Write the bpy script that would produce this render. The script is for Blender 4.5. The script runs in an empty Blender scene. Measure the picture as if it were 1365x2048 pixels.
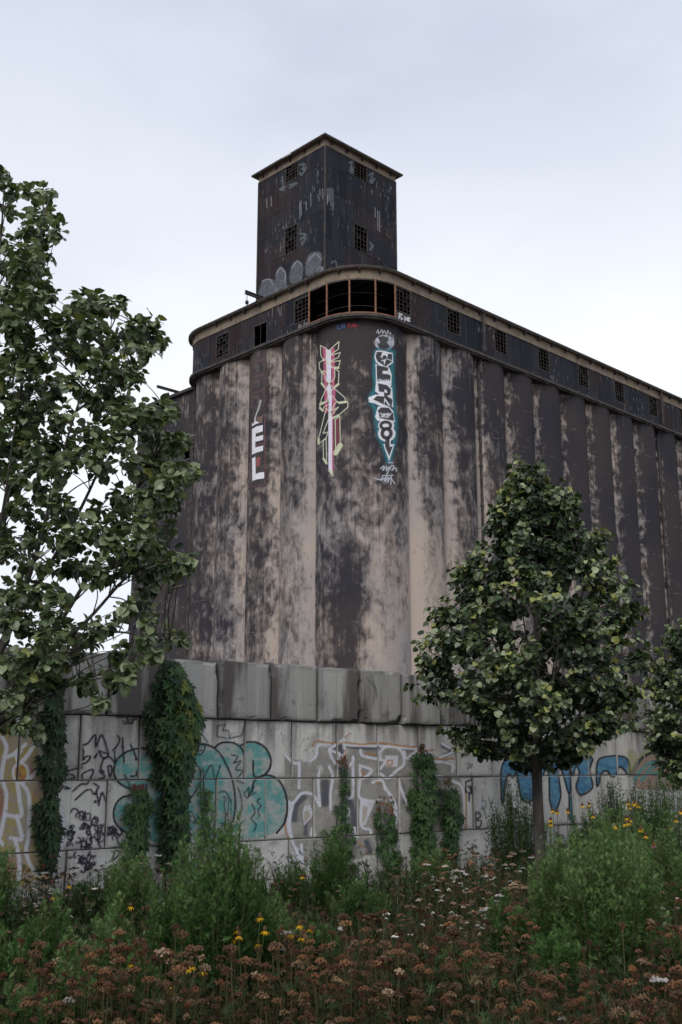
import bpy, math, random
import numpy as np
from mathutils import noise as mnoise, Vector

random.seed(7)
rng = np.random.default_rng(7)
scene = bpy.context.scene
COL = scene.collection
EYE = 1.65
F_PX = 2196.0                       # focal length in pixels of the 1365 x 2048 photograph
PITCH = math.atan(506 / F_PX)

# ------------------------------------------------------------------ camera
cam = bpy.data.cameras.new('camera')
cam.sensor_fit = 'VERTICAL'
cam.sensor_height = 36.0
cam.sensor_width = 24.0
cam.lens = 36.0 * F_PX / 2048
cam.clip_start = 0.1
cam.clip_end = 3000
cam.dof.use_dof = True
cam.dof.focus_distance = 40.0
cam.dof.aperture_fstop = 8.0
cam_ob = bpy.data.objects.new('camera', cam)
COL.objects.link(cam_ob)
cam_ob.location = (0, 0, EYE)
cam_ob.rotation_euler = (math.pi / 2 + PITCH, 0, 0)
scene.camera = cam_ob

# ------------------------------------------------------------------ node helper
class NT:
    def __init__(s, tree):
        s.t = tree
    def n(s, typ, ins=None, **props):
        nd = s.t.nodes.new(typ)
        for k, v in props.items():
            setattr(nd, k, v)
        for k, v in (ins or {}).items():
            if hasattr(v, 'outputs'):
                v = v.outputs[0]
            if isinstance(v, bpy.types.NodeSocket):
                s.t.links.new(v, nd.inputs[k])
            else:
                nd.inputs[k].default_value = v
        return nd
    def m(s, op, a, b=0.0, c=0.0, clamp=False):
        return s.n('ShaderNodeMath', {0: a, 1: b, 2: c}, operation=op, use_clamp=clamp).outputs[0]
    def mix(s, fac, a, b, blend='MIX'):
        nd = s.t.nodes.new('ShaderNodeMix')
        nd.data_type = 'RGBA'
        nd.blend_type = blend
        for i, v in ((0, fac), (6, a), (7, b)):
            if isinstance(v, bpy.types.NodeSocket):
                s.t.links.new(v, nd.inputs[i])
            else:
                if i and len(v) == 3:
                    v = (*v, 1)
                nd.inputs[i].default_value = v
        return nd.outputs[2]
    def ss(s, x, lo, hi):
        return s.n('ShaderNodeMapRange', {0: x, 1: lo, 2: hi, 3: 0.0, 4: 1.0}, interpolation_type='SMOOTHSTEP').outputs[0]
    def sc(s, vec, xyz):
        return s.n('ShaderNodeVectorMath', {0: vec, 1: xyz}, operation='MULTIPLY').outputs[0]
    def addv(s, a, b):
        return s.n('ShaderNodeVectorMath', {0: a, 1: b}, operation='ADD').outputs[0]
    def noise(s, vec, scale, detail=4.0, rough=0.55, dist=0.0):
        return s.n('ShaderNodeTexNoise', {'Vector': vec, 'Scale': scale, 'Detail': detail, 'Roughness': rough, 'Distortion': dist}).outputs[0]
    def attr(s, name):
        return s.n('ShaderNodeAttribute', attribute_name=name)

# ------------------------------------------------------------------ world: overcast cloud over a clear sky
SUN_EL, SUN_AZ = math.radians(42), math.radians(196)     # azimuth clockwise from +Y: behind the camera, a little left
world = bpy.data.worlds.new('World')
scene.world = world
world.use_nodes = True
wt = NT(world.node_tree)
bg = world.node_tree.nodes['Background']
sky = wt.n('ShaderNodeTexSky', sky_type='NISHITA', sun_disc=False)
sky.sun_elevation = SUN_EL
sky.sun_rotation = SUN_AZ
clear = wt.mix(1.0, sky.outputs[0], (0.1, 0.1, 0.1), 'MULTIPLY')
dirv = wt.n('ShaderNodeTexCoord').outputs['Generated']
sep = wt.n('ShaderNodeSeparateXYZ', {0: dirv})
cl = wt.noise(wt.addv(wt.sc(dirv, (1.0, 1.0, 2.6)), (3.1, 0.4, 0.15)), 1.35, 4.0, 0.5, 0.25)
cl2 = wt.noise(wt.addv(wt.sc(dirv, (1.0, 1.0, 2.2)), (8.1, 2.4, 4.0)), 3.2, 5.0, 0.5, 0.4)
thick = wt.m('ADD', wt.m('MULTIPLY', wt.ss(cl, 0.32, 0.70), 0.40), wt.m('MULTIPLY', wt.ss(cl2, 0.3, 0.7), 0.16))
thick = wt.m('ADD', thick, wt.m('MULTIPLY', wt.ss(sep.outputs[2], 0.32, 0.62), 0.62))
cloud = wt.mix(wt.m('MINIMUM', thick, 1.0), (0.81, 0.83, 0.865), (0.37, 0.415, 0.515))
wt.t.links.new(wt.mix(0.93, clear, cloud), bg.inputs[0])
bg.inputs[1].default_value = 1.0

sun = bpy.data.lights.new('sun', 'SUN')
sun.energy = 1.5
sun.angle = math.radians(35)
sun.color = (1.0, 0.97, 0.93)
sun_ob = bpy.data.objects.new('sun', sun)
COL.objects.link(sun_ob)
sd = Vector((math.sin(SUN_AZ) * math.cos(SUN_EL), math.cos(SUN_AZ) * math.cos(SUN_EL), math.sin(SUN_EL)))
sun_ob.rotation_euler = sd.to_track_quat('Z', 'Y').to_euler()
sun_ob.location = sd * 60

scene.view_settings.view_transform = 'Standard'
scene.view_settings.look = 'None'
scene.view_settings.exposure = 0.5
scene.view_settings.gamma = 1.0
scene.view_settings.use_curve_mapping = False

# ------------------------------------------------------------------ projection used for tracing painted marks
CP, SP = math.cos(PITCH), math.sin(PITCH)
def to_px(P):
    """world points (N,3) -> pixels of the photograph, used to trace marks onto surfaces"""
    P = np.asarray(P, float)
    x, y, z = P[:, 0], P[:, 1], P[:, 2] - EYE
    d = y * CP + z * SP
    w = z * CP - y * SP
    return np.stack([682.5 + F_PX * x / d, 1024 - F_PX * w / d], 1)
def at(u, v, y):
    """point that lies at depth y (metres north of the camera) on the sight line of a pixel"""
    x = u - 682.5
    f = F_PX * CP - (1024 - v) * SP
    z = F_PX * SP + (1024 - v) * CP
    t = y / f
    return np.array([x * t, y, EYE + z * t])

# ------------------------------------------------------------------ mesh helpers
def norm(a):
    a = np.asarray(a, float)
    return a / np.maximum(np.linalg.norm(a, axis=-1, keepdims=True), 1e-9)

class Geo:
    """collects vertices and faces; build() links them as ONE mesh object"""
    def __init__(s):
        s.V, s.P, s.C, s.FC, s.n = [], [], [], [], 0
    def add(s, V, polys, col=None, fc=None):
        V = np.asarray(V, float).reshape(-1, 3)
        s.V.append(V)
        for p in polys:
            p = np.asarray(p, np.int64)
            if p.ndim == 1:
                p = p[None]
            if len(p):
                s.P.append(p + s.n)
        if col is None:
            col = np.ones((len(V), 4)) * 0.5
        col = np.asarray(col, float)
        if col.ndim == 1:
            col = np.tile(col[None], (len(V), 1))
        if col.shape[1] == 3:
            col = np.concatenate([col, np.ones((len(V), 1))], 1)
        s.C.append(col)
        s.FC.append(np.zeros((len(V), 3)) if fc is None else np.asarray(fc, float))
        s.n += len(V)
    def box(s, F, lo, hi, col=None, skip=()):
        (x0, y0, z0), (x1, y1, z1) = lo, hi
        L = [(x0, y0, z0), (x1, y0, z0), (x1, y1, z0), (x0, y1, z0), (x0, y0, z1), (x1, y0, z1), (x1, y1, z1), (x0, y1, z1)]
        s.add(F(np.array(L, float)), [[(0, 3, 2, 1), (4, 5, 6, 7), (0, 1, 5, 4), (1, 2, 6, 5), (2, 3, 7, 6), (3, 0, 4, 7)]], col,
              fc=np.array([(a, b, c) for a, b, c in L]))
    def bar(s, a, b, w, h=None, up=(0, 0, 1), col=None):
        a, b = np.asarray(a, float), np.asarray(b, float)
        h = w if h is None else h
        d = norm(b - a)
        u = np.asarray(up, float)
        if abs(d @ u) > 0.95:
            u = np.array([1.0, 0, 0])
        x = norm(np.cross(d, u))
        y = np.cross(x, d)
        c = [a + x * i * w / 2 + y * j * h / 2 for i, j in ((-1, -1), (1, -1), (1, 1), (-1, 1))]
        c += [b + x * i * w / 2 + y * j * h / 2 for i, j in ((-1, -1), (1, -1), (1, 1), (-1, 1))]
        s.add(c, [[(0, 3, 2, 1), (4, 5, 6, 7), (0, 1, 5, 4), (1, 2, 6, 5), (2, 3, 7, 6), (3, 0, 4, 7)]], col)
    def tube(s, pts, rad, k=6, col=None):
        pts = np.asarray(pts, float)
        rad = np.broadcast_to(np.asarray(rad, float), (len(pts),))
        t = norm(np.gradient(pts, axis=0))
        ref = np.array([0.31, 0.95, 0.05])
        x = norm(np.cross(t, ref))
        y = np.cross(t, x)
        a = np.linspace(0, 2 * math.pi, k, endpoint=False)
        ring = pts[:, None] + rad[:, None, None] * (np.cos(a)[None, :, None] * x[:, None] + np.sin(a)[None, :, None] * y[:, None])
        n = len(pts)
        i = np.arange(n - 1)[:, None] * k
        j = np.arange(k)[None]
        q = np.stack([i + j, i + (j + 1) % k, i + k + (j + 1) % k, i + k + j], -1).reshape(-1, 4)
        s.add(ring.reshape(-1, 3), [q, np.arange(k)[None, ::-1], np.arange(k)[None] + (n - 1) * k], col)
    def copies(s, TV, TP, R, T, S, col):
        """template vertices TV at transforms R (M,3,3 columns = axes), T (M,3), S (M,) with colour (M,3) or (M,n,3)"""
        M, n = len(T), len(TV)
        if M == 0:
            return
        V = np.einsum('mij,nj->mni', R, TV) * np.asarray(S).reshape(M, 1, 1) + T[:, None]
        col = np.asarray(col, float)
        if col.ndim == 2:
            col = np.repeat(col[:, None], n, 1)
        off = (np.arange(M) * n)[:, None, None]
        P = [(np.asarray(p)[None] + off).reshape(-1, np.asarray(p).shape[1]) for p in TP]
        s.add(V.reshape(-1, 3), P, col.reshape(-1, 3))
    def mesh(s, name, mats, smooth=False, fc=False):
        me = bpy.data.meshes.new(name)
        V = np.concatenate(s.V)
        me.vertices.add(len(V))
        me.vertices.foreach_set('co', V.astype(np.float32).ravel())
        tot = np.concatenate([np.full(len(p), p.shape[1], np.int32) for p in s.P])
        idx = np.concatenate([p.ravel() for p in s.P]).astype(np.int32)
        me.loops.add(len(idx))
        me.loops.foreach_set('vertex_index', idx)
        me.polygons.add(len(tot))
        st = np.zeros(len(tot), np.int32)
        st[1:] = np.cumsum(tot)[:-1]
        me.polygons.foreach_set('loop_start', st)
        me.polygons.foreach_set('use_smooth', np.full(len(tot), bool(smooth)))
        C = np.concatenate(s.C).astype(np.float32)
        a = me.attributes.new('Col', 'FLOAT_COLOR', 'POINT')
        a.data.foreach_set('color', C.ravel())
        if fc:
            a = me.attributes.new('fc', 'FLOAT_VECTOR', 'POINT')
            a.data.foreach_set('vector', np.concatenate(s.FC).astype(np.float32).ravel())
        me.update(calc_edges=True)
        me.materials.append(mats)
        return me
    def build(s, name, mat, parent=None, smooth=False, fc=False):
        return link(name, s.mesh(name, mat, smooth, fc), parent)

def link(name, data, parent=None):
    o = bpy.data.objects.new(name, data)
    COL.objects.link(o)
    if parent is not None:
        o.parent = parent
        # geometry is written in world coordinates; only top-level parents are moved
        if parent.parent is None:
            o.matrix_parent_inverse.translation = -parent.location
    return o
def thing(name, loc, label, cat, group=None, kind=None):
    o = bpy.data.objects.new(name, None)
    o.empty_display_size = 0.2
    COL.objects.link(o)
    o.location = loc
    return tag(o, label, cat, group, kind)
def tag(o, label=None, cat=None, group=None, kind=None):
    for k, v in (('label', label), ('category', cat), ('group', group), ('kind', kind)):
        if v:
            o[k] = v
    return o
def ident(V):
    return V

# ------------------------------------------------------------------ materials
def mat(name):
    m = bpy.data.materials.new(name)
    m.use_nodes = True
    t = NT(m.node_tree)
    b = m.node_tree.nodes['Principled BSDF']
    return m, t, b
def setp(t, b, col=None, rough=0.8, bump=None, bstr=0.3, bdist=0.02, spec=0.3, metal=0.0):
    if col is not None:
        if isinstance(col, bpy.types.NodeSocket):
            t.t.links.new(col, b.inputs['Base Color'])
        else:
            b.inputs['Base Color'].default_value = (*col, 1)
    if isinstance(rough, bpy.types.NodeSocket):
        t.t.links.new(rough, b.inputs['Roughness'])
    else:
        b.inputs['Roughness'].default_value = rough
    b.inputs['Specular IOR Level'].default_value = spec
    b.inputs['Metallic'].default_value = metal
    if bump is not None:
        bn = t.n('ShaderNodeBump', {'Strength': bstr, 'Distance': bdist, 'Height': bump})
        t.t.links.new(bn.outputs[0], b.inputs['Normal'])

def m_silo():
    m, t, b = mat('soot_stained_concrete')
    fc = t.attr('fc').outputs['Vector']            # metres along the wall, 0, height
    wear = t.n('ShaderNodeSeparateColor', {0: t.attr('Col').outputs['Color']})
    w, edge = wear.outputs[0], wear.outputs[1]
    hue = t.noise(t.sc(fc, (0.16, 1, 0.11)), 1.0, 3.0, 0.5, 0.3)
    patch = t.noise(t.sc(fc, (0.62, 1, 0.50)), 1.0, 7.0, 0.62, 0.6)
    patch2 = t.noise(t.sc(fc, (1.9, 1, 1.15)), 1.0, 6.0, 0.64, 0.5)
    streak = t.noise(t.sc(fc, (5.0, 1, 0.14)), 1.0, 5.0, 0.6, 0.1)
    fine = t.noise(t.sc(fc, (16.0, 1, 0.25)), 1.0, 3.0, 0.6, 0.0)
    val = t.m('ADD', t.m('MULTIPLY', t.m('SUBTRACT', patch, 0.5), 2.0), t.m('MULTIPLY', t.m('SUBTRACT', patch2, 0.5), 1.7))
    val = t.m('ADD', val, t.m('MULTIPLY', t.m('SUBTRACT', streak, 0.5), 0.7))
    val = t.m('ADD', val, t.m('MULTIPLY', t.m('SUBTRACT', fine, 0.5), 0.35))
    val = t.m('ADD', val, t.m('MULTIPLY', t.m('SUBTRACT', w, 0.50), 2.0))
    zz = t.n('ShaderNodeSeparateXYZ', {0: fc}).outputs[2]
    drip = t.noise(t.sc(fc, (2.6, 1, 0.06)), 1.0, 4.0, 0.65, 0.0)
    val = t.m('ADD', val, t.m('MULTIPLY', t.ss(zz, 24.0, 35.5), t.m('MULTIPLY', t.m('SUBTRACT', drip, 0.52), 1.9)))
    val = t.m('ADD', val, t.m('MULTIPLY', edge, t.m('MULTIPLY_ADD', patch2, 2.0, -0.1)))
    k = t.n('ShaderNodeMapRange', {0: val, 1: -0.48, 2: 0.68, 3: 0.0, 4: 1.0}, interpolation_type='SMOOTHSTEP').outputs[0]
    dark = t.mix(t.ss(hue, 0.38, 0.62), (0.034, 0.032, 0.039), (0.048, 0.041, 0.043))
    light = t.mix(t.ss(hue, 0.35, 0.65), (0.315, 0.28, 0.268), (0.40, 0.332, 0.285))
    pale = t.ss(t.noise(t.sc(fc, (0.75, 1, 0.5)), 1.0, 5.0, 0.6, 1.1), 0.62, 0.72)
    light = t.mix(t.m('MULTIPLY', pale, 0.5), light, (0.36, 0.35, 0.37))
    c = t.mix(k, dark, light)
    # cold joints between pours: thin pale lines, broken
    z = t.n('ShaderNodeSeparateXYZ', {0: fc}).outputs[2]
    wob = t.m('MULTIPLY', t.m('SUBTRACT', t.noise(t.sc(fc, (0.5, 1, 0.2)), 1.0, 2.0), 0.5), 0.8)
    fr = t.m('FRACT', t.m('DIVIDE', t.m('ADD', z, wob), 3.35))
    line = t.m('SUBTRACT', 1.0, t.ss(t.m('ABSOLUTE', t.m('SUBTRACT', fr, 0.5)), 0.0, 0.011))
    line = t.m('MULTIPLY', line, t.ss(t.noise(t.sc(fc, (1.1, 1, 0.35)), 1.0, 4.0), 0.47, 0.62))
    c = t.mix(t.m('MULTIPLY', line, 0.5), c, (0.32, 0.30, 0.30))
    chip = t.ss(t.noise(t.sc(fc, (2.2, 1, 3.0)), 1.0, 5.0, 0.65, 0.3), 0.755, 0.765)
    c = t.mix(t.m('MULTIPLY', chip, 0.85), c, (0.42, 0.34, 0.26))
    rgh = t.noise(t.sc(fc, (3, 1, 3)), 1.0, 6.0, 0.7)
    setp(t, b, c, 0.85, t.m('ADD', rgh, t.m('MULTIPLY', line, -0.6)), 0.5, 0.05, 0.1)
    return m

def m_siding():
    m, t, b = mat('rusted_sheet_siding')
    pos = t.n('ShaderNodeNewGeometry').outputs['Position']
    rnd = t.n('ShaderNodeObjectInfo').outputs['Random']
    br = t.ss(t.noise(t.sc(pos, (1, 1, 1)), 0.16, 4.0, 0.6, 0.6), 0.50, 0.60)
    base = t.mix(br, (0.013, 0.016, 0.022), (0.028, 0.018, 0.018))
    base = t.mix(t.m('MULTIPLY', rnd, 0.45), base, (0.040, 0.040, 0.047))
    st = t.noise(t.sc(pos, (1.1, 1.1, 0.10)), 3.0, 6.0, 0.62, 0.15)
    base = t.mix(t.m('MULTIPLY', t.ss(st, 0.54, 0.74), 0.5), base, (0.085, 0.080, 0.086))
    fl = t.noise(t.sc(pos, (3.5, 3.5, 0.55)), 2.2, 5.0, 0.68, 0.1)
    reg = t.noise(pos, 0.33, 2.0)
    fl = t.ss(t.m('ADD', fl, t.m('MULTIPLY', t.m('SUBTRACT', reg, 0.5), 0.35)), 0.64, 0.675)
    base = t.mix(t.m('MULTIPLY', fl, 0.8), base, (0.26, 0.255, 0.265))
    setp(t, b, base, 0.8, t.noise(pos, 2.2, 4.0), 0.35, 0.03, 0.12)
    return m

def m_noise(name, c1, c2, scale=2.0, rough=0.85, stretch=(1, 1, 1), bstr=0.3, spec=0.25, metal=0.0):
    m, t, b = mat(name)
    pos = t.n('ShaderNodeNewGeometry').outputs['Position']
    n = t.noise(t.sc(pos, stretch), scale, 6.0, 0.65, 0.3)
    setp(t, b, t.mix(t.ss(n, 0.35, 0.68), c1, c2), rough, n, bstr, 0.02, spec, metal)
    return m

def m_block(name, top):
    m, t, b = mat(name)
    fc = t.attr('fc').outputs['Vector']
    rnd = t.n('ShaderNodeObjectInfo').outputs['Random']
    off = t.n('ShaderNodeCombineXYZ', {0: t.m('MULTIPLY', rnd, 37.0), 1: t.m('MULTIPLY', rnd, 11.0), 2: 0.0}).outputs[0]
    p = t.addv(fc, off)
    col = t.n('ShaderNodeSeparateColor', {0: t.attr('Col').outputs['Color']})
    edge = col.outputs[0]
    streak = t.noise(t.sc(p, (7.0, 1, 0.55)), 1.0, 6.0, 0.6, 0.25)
    streak2 = t.noise(t.sc(p, (2.6, 1, 0.35)), 1.0, 4.0, 0.55, 0.2)
    blot = t.noise(t.sc(p, (2.2, 1, 2.2)), 1.0, 6.0, 0.65, 0.6)
    grit = t.noise(t.sc(p, (34, 1, 34)), 1.0, 4.0, 0.7, 0.0)
    pore = t.ss(t.noise(t.sc(p, (26, 1, 26)), 1.0, 2.0, 0.5, 0.0), 0.69, 0.74)
    z = t.n('ShaderNodeSeparateXYZ', {0: fc}).outputs[2]
    if top:
        base = t.mix(rnd, (0.32, 0.31, 0.29), (0.46, 0.45, 0.43))
        base = t.mix(t.ss(streak2, 0.45, 0.60), base, (0.105, 0.092, 0.085))
        base = t.mix(t.m('MULTIPLY', t.ss(streak, 0.55, 0.70), 0.85), base, (0.46, 0.44, 0.40))
        base = t.mix(t.m('MULTIPLY', t.ss(blot, 0.55, 0.72), 0.75), base, (0.075, 0.07, 0.065))
        base = t.mix(t.m('MULTIPLY', edge, 0.55), base, (0.09, 0.085, 0.08))
    else:
        base = t.mix(rnd, (0.58, 0.565, 0.53), (0.72, 0.70, 0.655))
        base = t.mix(t.m('MULTIPLY', t.ss(streak2, 0.50, 0.70), 0.55), base, (0.30, 0.285, 0.28))
        # dark water runs that start at the top of the second course
        run = t.m('MULTIPLY', t.ss(z, 1.55, 2.2), t.ss(t.noise(t.sc(fc, (4.2, 1, 0.45)), 1.0, 5.0, 0.6, 0.3), 0.43, 0.62))
        base = t.mix(t.m('MULTIPLY', run, 0.8), base, (0.115, 0.105, 0.10))
        base = t.mix(t.m('MULTIPLY', t.ss(blot, 0.56, 0.70), 0.5), base, (0.225, 0.215, 0.21))
        peel = t.ss(t.noise(t.sc(p, (5.5, 1, 5.5)), 1.0, 6.0, 0.7, 0.8), 0.60, 0.63)
        base = t.mix(t.m('MULTIPLY', peel, 0.42), base, (0.25, 0.24, 0.245))
        base = t.mix(t.m('MULTIPLY', edge, 0.45), base, (0.17, 0.16, 0.15))
    # form-board lines
    x = t.n('ShaderNodeSeparateXYZ', {0: p}).outputs[0]
    fr = t.m('ABSOLUTE', t.m('SUBTRACT', t.m('FRACT', t.m('DIVIDE', x, 0.243)), 0.5))
    fl = t.m('SUBTRACT', 1.0, t.ss(fr, 0.0, 0.018))
    base = t.mix(t.m('MULTIPLY', fl, 0.35), base, (0.14, 0.13, 0.13))
    base = t.mix(t.m('MULTIPLY', pore, 0.7), base, (0.07, 0.065, 0.06))
    base = t.mix(t.m('MULTIPLY', t.m('SUBTRACT', grit, 0.35), 0.45, clamp=True), base, (0.16, 0.15, 0.145))
    h = t.m('ADD', t.m('ADD', t.m('MULTIPLY', grit, 0.5), blot), t.m('ADD', t.m('MULTIPLY', fl, -0.5), t.m('MULTIPLY', pore, -0.8)))
    setp(t, b, base, 0.9, h, 0.65, 0.012, 0.2)
    return m

def m_paint():
    m, t, b = mat('spray_paint')
    a = t.attr('Col')
    pos = t.n('ShaderNodeNewGeometry').outputs['Position']
    n = t.noise(pos, 7.0, 6.0, 0.7, 0.4)
    n2 = t.noise(pos, 60.0, 3.0, 0.6)
    tint = t.mix(t.m('MULTIPLY', t.m('SUBTRACT', n, 0.40), 0.5, clamp=True), a.outputs['Color'], (0.30, 0.29, 0.28))
    t.t.links.new(tint, b.inputs['Base Color'])
    b.inputs['Roughness'].default_value = 0.7
    b.inputs['Specular IOR Level'].default_value = 0.2
    worn = t.m('SUBTRACT', 1.0, t.m('MULTIPLY', t.ss(t.m('ADD', n, t.m('MULTIPLY', n2, 0.3)), 0.72, 0.84), 0.6))
    al = t.m('MULTIPLY', a.outputs['Alpha'], worn)
    t.t.links.new(al, b.inputs['Alpha'])
    return m

def m_leaf(name, rough=0.5, trans=0.22, spec=0.35):
    m, t, b = mat(name)
    a = t.attr('Col').outputs['Color']
    pos = t.n('ShaderNodeNewGeometry').outputs['Position']
    c = t.mix(1.0, a, t.mix(t.noise(pos, 9.0, 3.0), (0.55, 0.55, 0.55), (1.45, 1.42, 1.32)), 'MULTIPLY')
    setp(t, b, c, rough, None, spec=spec)
    tr = t.n('ShaderNodeBsdfTranslucent', {0: t.mix(1.0, c, (1.15, 1.25, 0.7), 'MULTIPLY')})
    mx = t.n('ShaderNodeMixShader', {0: trans, 1: b.outputs[0], 2: tr.outputs[0]})
    out = [n for n in t.t.nodes if n.type == 'OUTPUT_MATERIAL'][0]
    t.t.links.new(mx.outputs[0], out.inputs[0])
    return m

M = dict(
    silo=m_silo(), siding=m_siding(),
    frieze=m_noise('tan_painted_boards', (0.25, 0.195, 0.145), (0.15, 0.12, 0.095), 1.4),
    dark=m_noise('weathered_dark_steel', (0.030, 0.027, 0.028), (0.075, 0.062, 0.058), 2.0, 0.7),
    ledge=m_noise('stained_ledge', (0.040, 0.035, 0.035), (0.14, 0.115, 0.10), 1.3, 0.85),
    rust=m_noise('orange_rust', (0.26, 0.125, 0.075), (0.13, 0.07, 0.052), 3.0, 0.9),
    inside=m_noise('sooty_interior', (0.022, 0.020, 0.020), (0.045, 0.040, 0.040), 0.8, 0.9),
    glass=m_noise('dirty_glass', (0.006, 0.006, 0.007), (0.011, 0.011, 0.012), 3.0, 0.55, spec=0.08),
    sash=m_noise('rusty_sash', (0.034, 0.028, 0.027), (0.062, 0.050, 0.046), 3.0, 0.8, spec=0.1),
    block=m_block('whitewashed_concrete', False), topblock=m_block('stained_raw_concrete', True),
    paint=m_paint(),
    leaf=m_leaf('tree_leaf', 0.42, 0.18, 0.45), vine=m_leaf('creeper_leaf', 0.5, 0.2, 0.3),
    herb=m_leaf('herb_leaf', 0.65, 0.25, 0.2), dry=m_leaf('dry_flower', 0.9, 0.08, 0.05),
    bark=m_noise('grey_bark', (0.045, 0.039, 0.035), (0.090, 0.080, 0.070), 9.0, 0.9, (1, 1, 0.35), 0.6),
    soil=m_noise('dark_soil', (0.028, 0.022, 0.017), (0.060, 0.048, 0.034), 1.6, 0.95),
)

# ------------------------------------------------------------------ ground
def build_ground():
    g = Geo()
    xs = np.concatenate([[-1500, -300, -80], np.linspace(-25, 25, 51), [80, 300, 1500]])
    ys = np.concatenate([[-400, -60], np.linspace(-6, 30, 37), [60, 150, 400, 1800]])
    X, Y = np.meshgrid(xs, ys)
    Z = np.zeros_like(X)
    for i in range(X.shape[0]):
        for j in range(X.shape[1]):
            if abs(X[i, j]) < 24 and -5 < Y[i, j] < 28:
                Z[i, j] = 0.05 * mnoise.noise(Vector((X[i, j] * 0.5, Y[i, j] * 0.5, 0)))
    nx, ny = len(xs), len(ys)
    i, j = np.meshgrid(np.arange(ny - 1), np.arange(nx - 1), indexing='ij')
    q = np.stack([i * nx + j, i * nx + j + 1, (i + 1) * nx + j + 1, (i + 1) * nx + j], -1).reshape(-1, 4)
    g.add(np.stack([X, Y, Z], -1).reshape(-1, 3), [q])
    tag(g.build('ground', M['soil'], smooth=True), 'dark soil ground under the meadow and the silos', kind='structure')
build_ground()

# ------------------------------------------------------------------ grain elevator
A_R, A_L = math.radians(45.8), math.radians(-44.2)
ER = np.array([math.sin(A_R), math.cos(A_R), 0])
EL = np.array([math.sin(A_L), math.cos(A_L), 0])
UP = np.array([0, 0, 1.0])
C0 = np.array([1.424, 78.487, 0])
NB = 18
PR, PL = 4.17, 4.117
GR, GL = 5.3, 4.85
LEN, WID = GR * 2 + PR * NB, GL * 2 + PL * 3
INS = 3.2
def Bp(a, b, z):
    a, b, z = np.broadcast_arrays(np.asarray(a, float), np.asarray(b, float), np.asarray(z, float))
    return C0 + a[..., None] * ER + b[..., None] * EL + z[..., None] * UP
def FRAME(side, shift=0.0):
    """local (s along face, o outward, z) of a face: right = long face, left = short face"""
    if side == 'right':
        return lambda V: C0 + V[:, :1] * ER - V[:, 1:2] * EL + V[:, 2:] * UP
    if side == 'left':
        return lambda V: C0 + V[:, :1] * EL - V[:, 1:2] * ER + V[:, 2:] * UP
    if side == 'back':
        return lambda V: C0 + V[:, :1] * ER + (WID + V[:, 1:2]) * EL + V[:, 2:] * UP
    return lambda V: C0 + V[:, :1] * EL + (LEN + V[:, 1:2]) * ER + V[:, 2:] * UP
Z_SOF, Z_LED, Z_TOP, Z_ROOF = 35.15, 35.5, 39.22, 39.4

def rrect(o, n=14):
    """rounded outline of the house on top, o metres outside the silo grid, from the left face counter-wise round"""
    r = INS + o
    pts = []
    for (ca, cb, a0) in ((INS, INS, 180), (LEN - INS, INS, 270), (LEN - INS, WID - INS, 0), (INS, WID - INS, 90)):
        for k in range(n + 1):
            th = math.radians(a0 + 90 * k / n)
            pts.append((ca + r * math.cos(th), cb + r * math.sin(th)))
    return np.array(pts)

elevator = thing('grain_elevator', Bp(LEN / 2, WID / 2, 0), 'derelict soot-black concrete grain elevator with fluted silos and square tower on top', 'grain elevator')

# wear of the soot coat, read off the photograph: columns of the wall, levels from the top down (1 = bare)
LV = np.array([34.6, 31.0, 27.0, 22.8, 18.7, 14.6, 10.5, 5.0])
WEAR = dict(
    LC=[.46, .34, .30, .34, .34, .34, .42, .36], L3=[.54, .38, .36, .42, .44, .42, .48, .42], L2=[.48, .28, .30, .40, .38, .38, .46, .44],
    L1=[.28, .34, .46, .48, .62, .56, .58, .50], CL=[.16, .20, .26, .42, .50, .38, .44, .42], CM=[.12, .26, .34, .44, .56, .12, .20, .32],
    CR=[.18, .24, .32, .40, .58, .66, .74, .76], R0=[.40, .22, .32, .42, .62, .70, .72, .68], R1=[.40, .14, .30, .40, .44, .46, .48, .45],
    R2=[.12, .22, .32, .42, .46, .44, .42, .40], R3=[.10, .10, .18, .28, .34, .36, .36, .34], R4=[.10, .06, .14, .22, .28, .3, .3, .3],
    R5=[.05, .04, .05, .08, .12, .15, .18, .2], R6=[.10, .05, .05, .10, .14, .15, .15, .15], R7=[.14, .12, .10, .10, .12, .15, .15, .15],
    R8=[.12, .05, .08, .08, .1, .1, .1, .1], R9=[.05, .04, .04, .06, .1, .1, .1, .1])
def wear_at(keys, f, z):
    """f in 0..1 across the bay through the listed columns"""
    tab = np.array([np.interp(z, LV[::-1], np.array(WEAR[k])[::-1]) for k in keys])
    if len(keys) == 1:
        return tab[0]
    x = np.clip(f, 0, 1) * (len(keys) - 1)
    i = np.minimum(x.astype(int), len(keys) - 2)
    return tab[i, np.arange(len(z))] * (1 - (x - i)) + tab[i + 1, np.arange(len(z))] * (x - i)

def arc(A, B, h, out, n):
    A, B, out = map(lambda q: np.asarray(q, float), (A, B, out))
    c = np.linalg.norm(B - A)
    R = (c * c / 4 + h * h) / (2 * h)
    mid = (A + B) / 2
    cen = mid + out * (h - R)
    half = math.atan2(c / 2, R - h)
    ex = (B - A) / c
    th = np.linspace(-half, half, n + 1)
    return cen + R * (np.sin(th)[:, None] * ex + np.cos(th)[:, None] * out), R * (th + half), (cen, R, half, ex, out)

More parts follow.
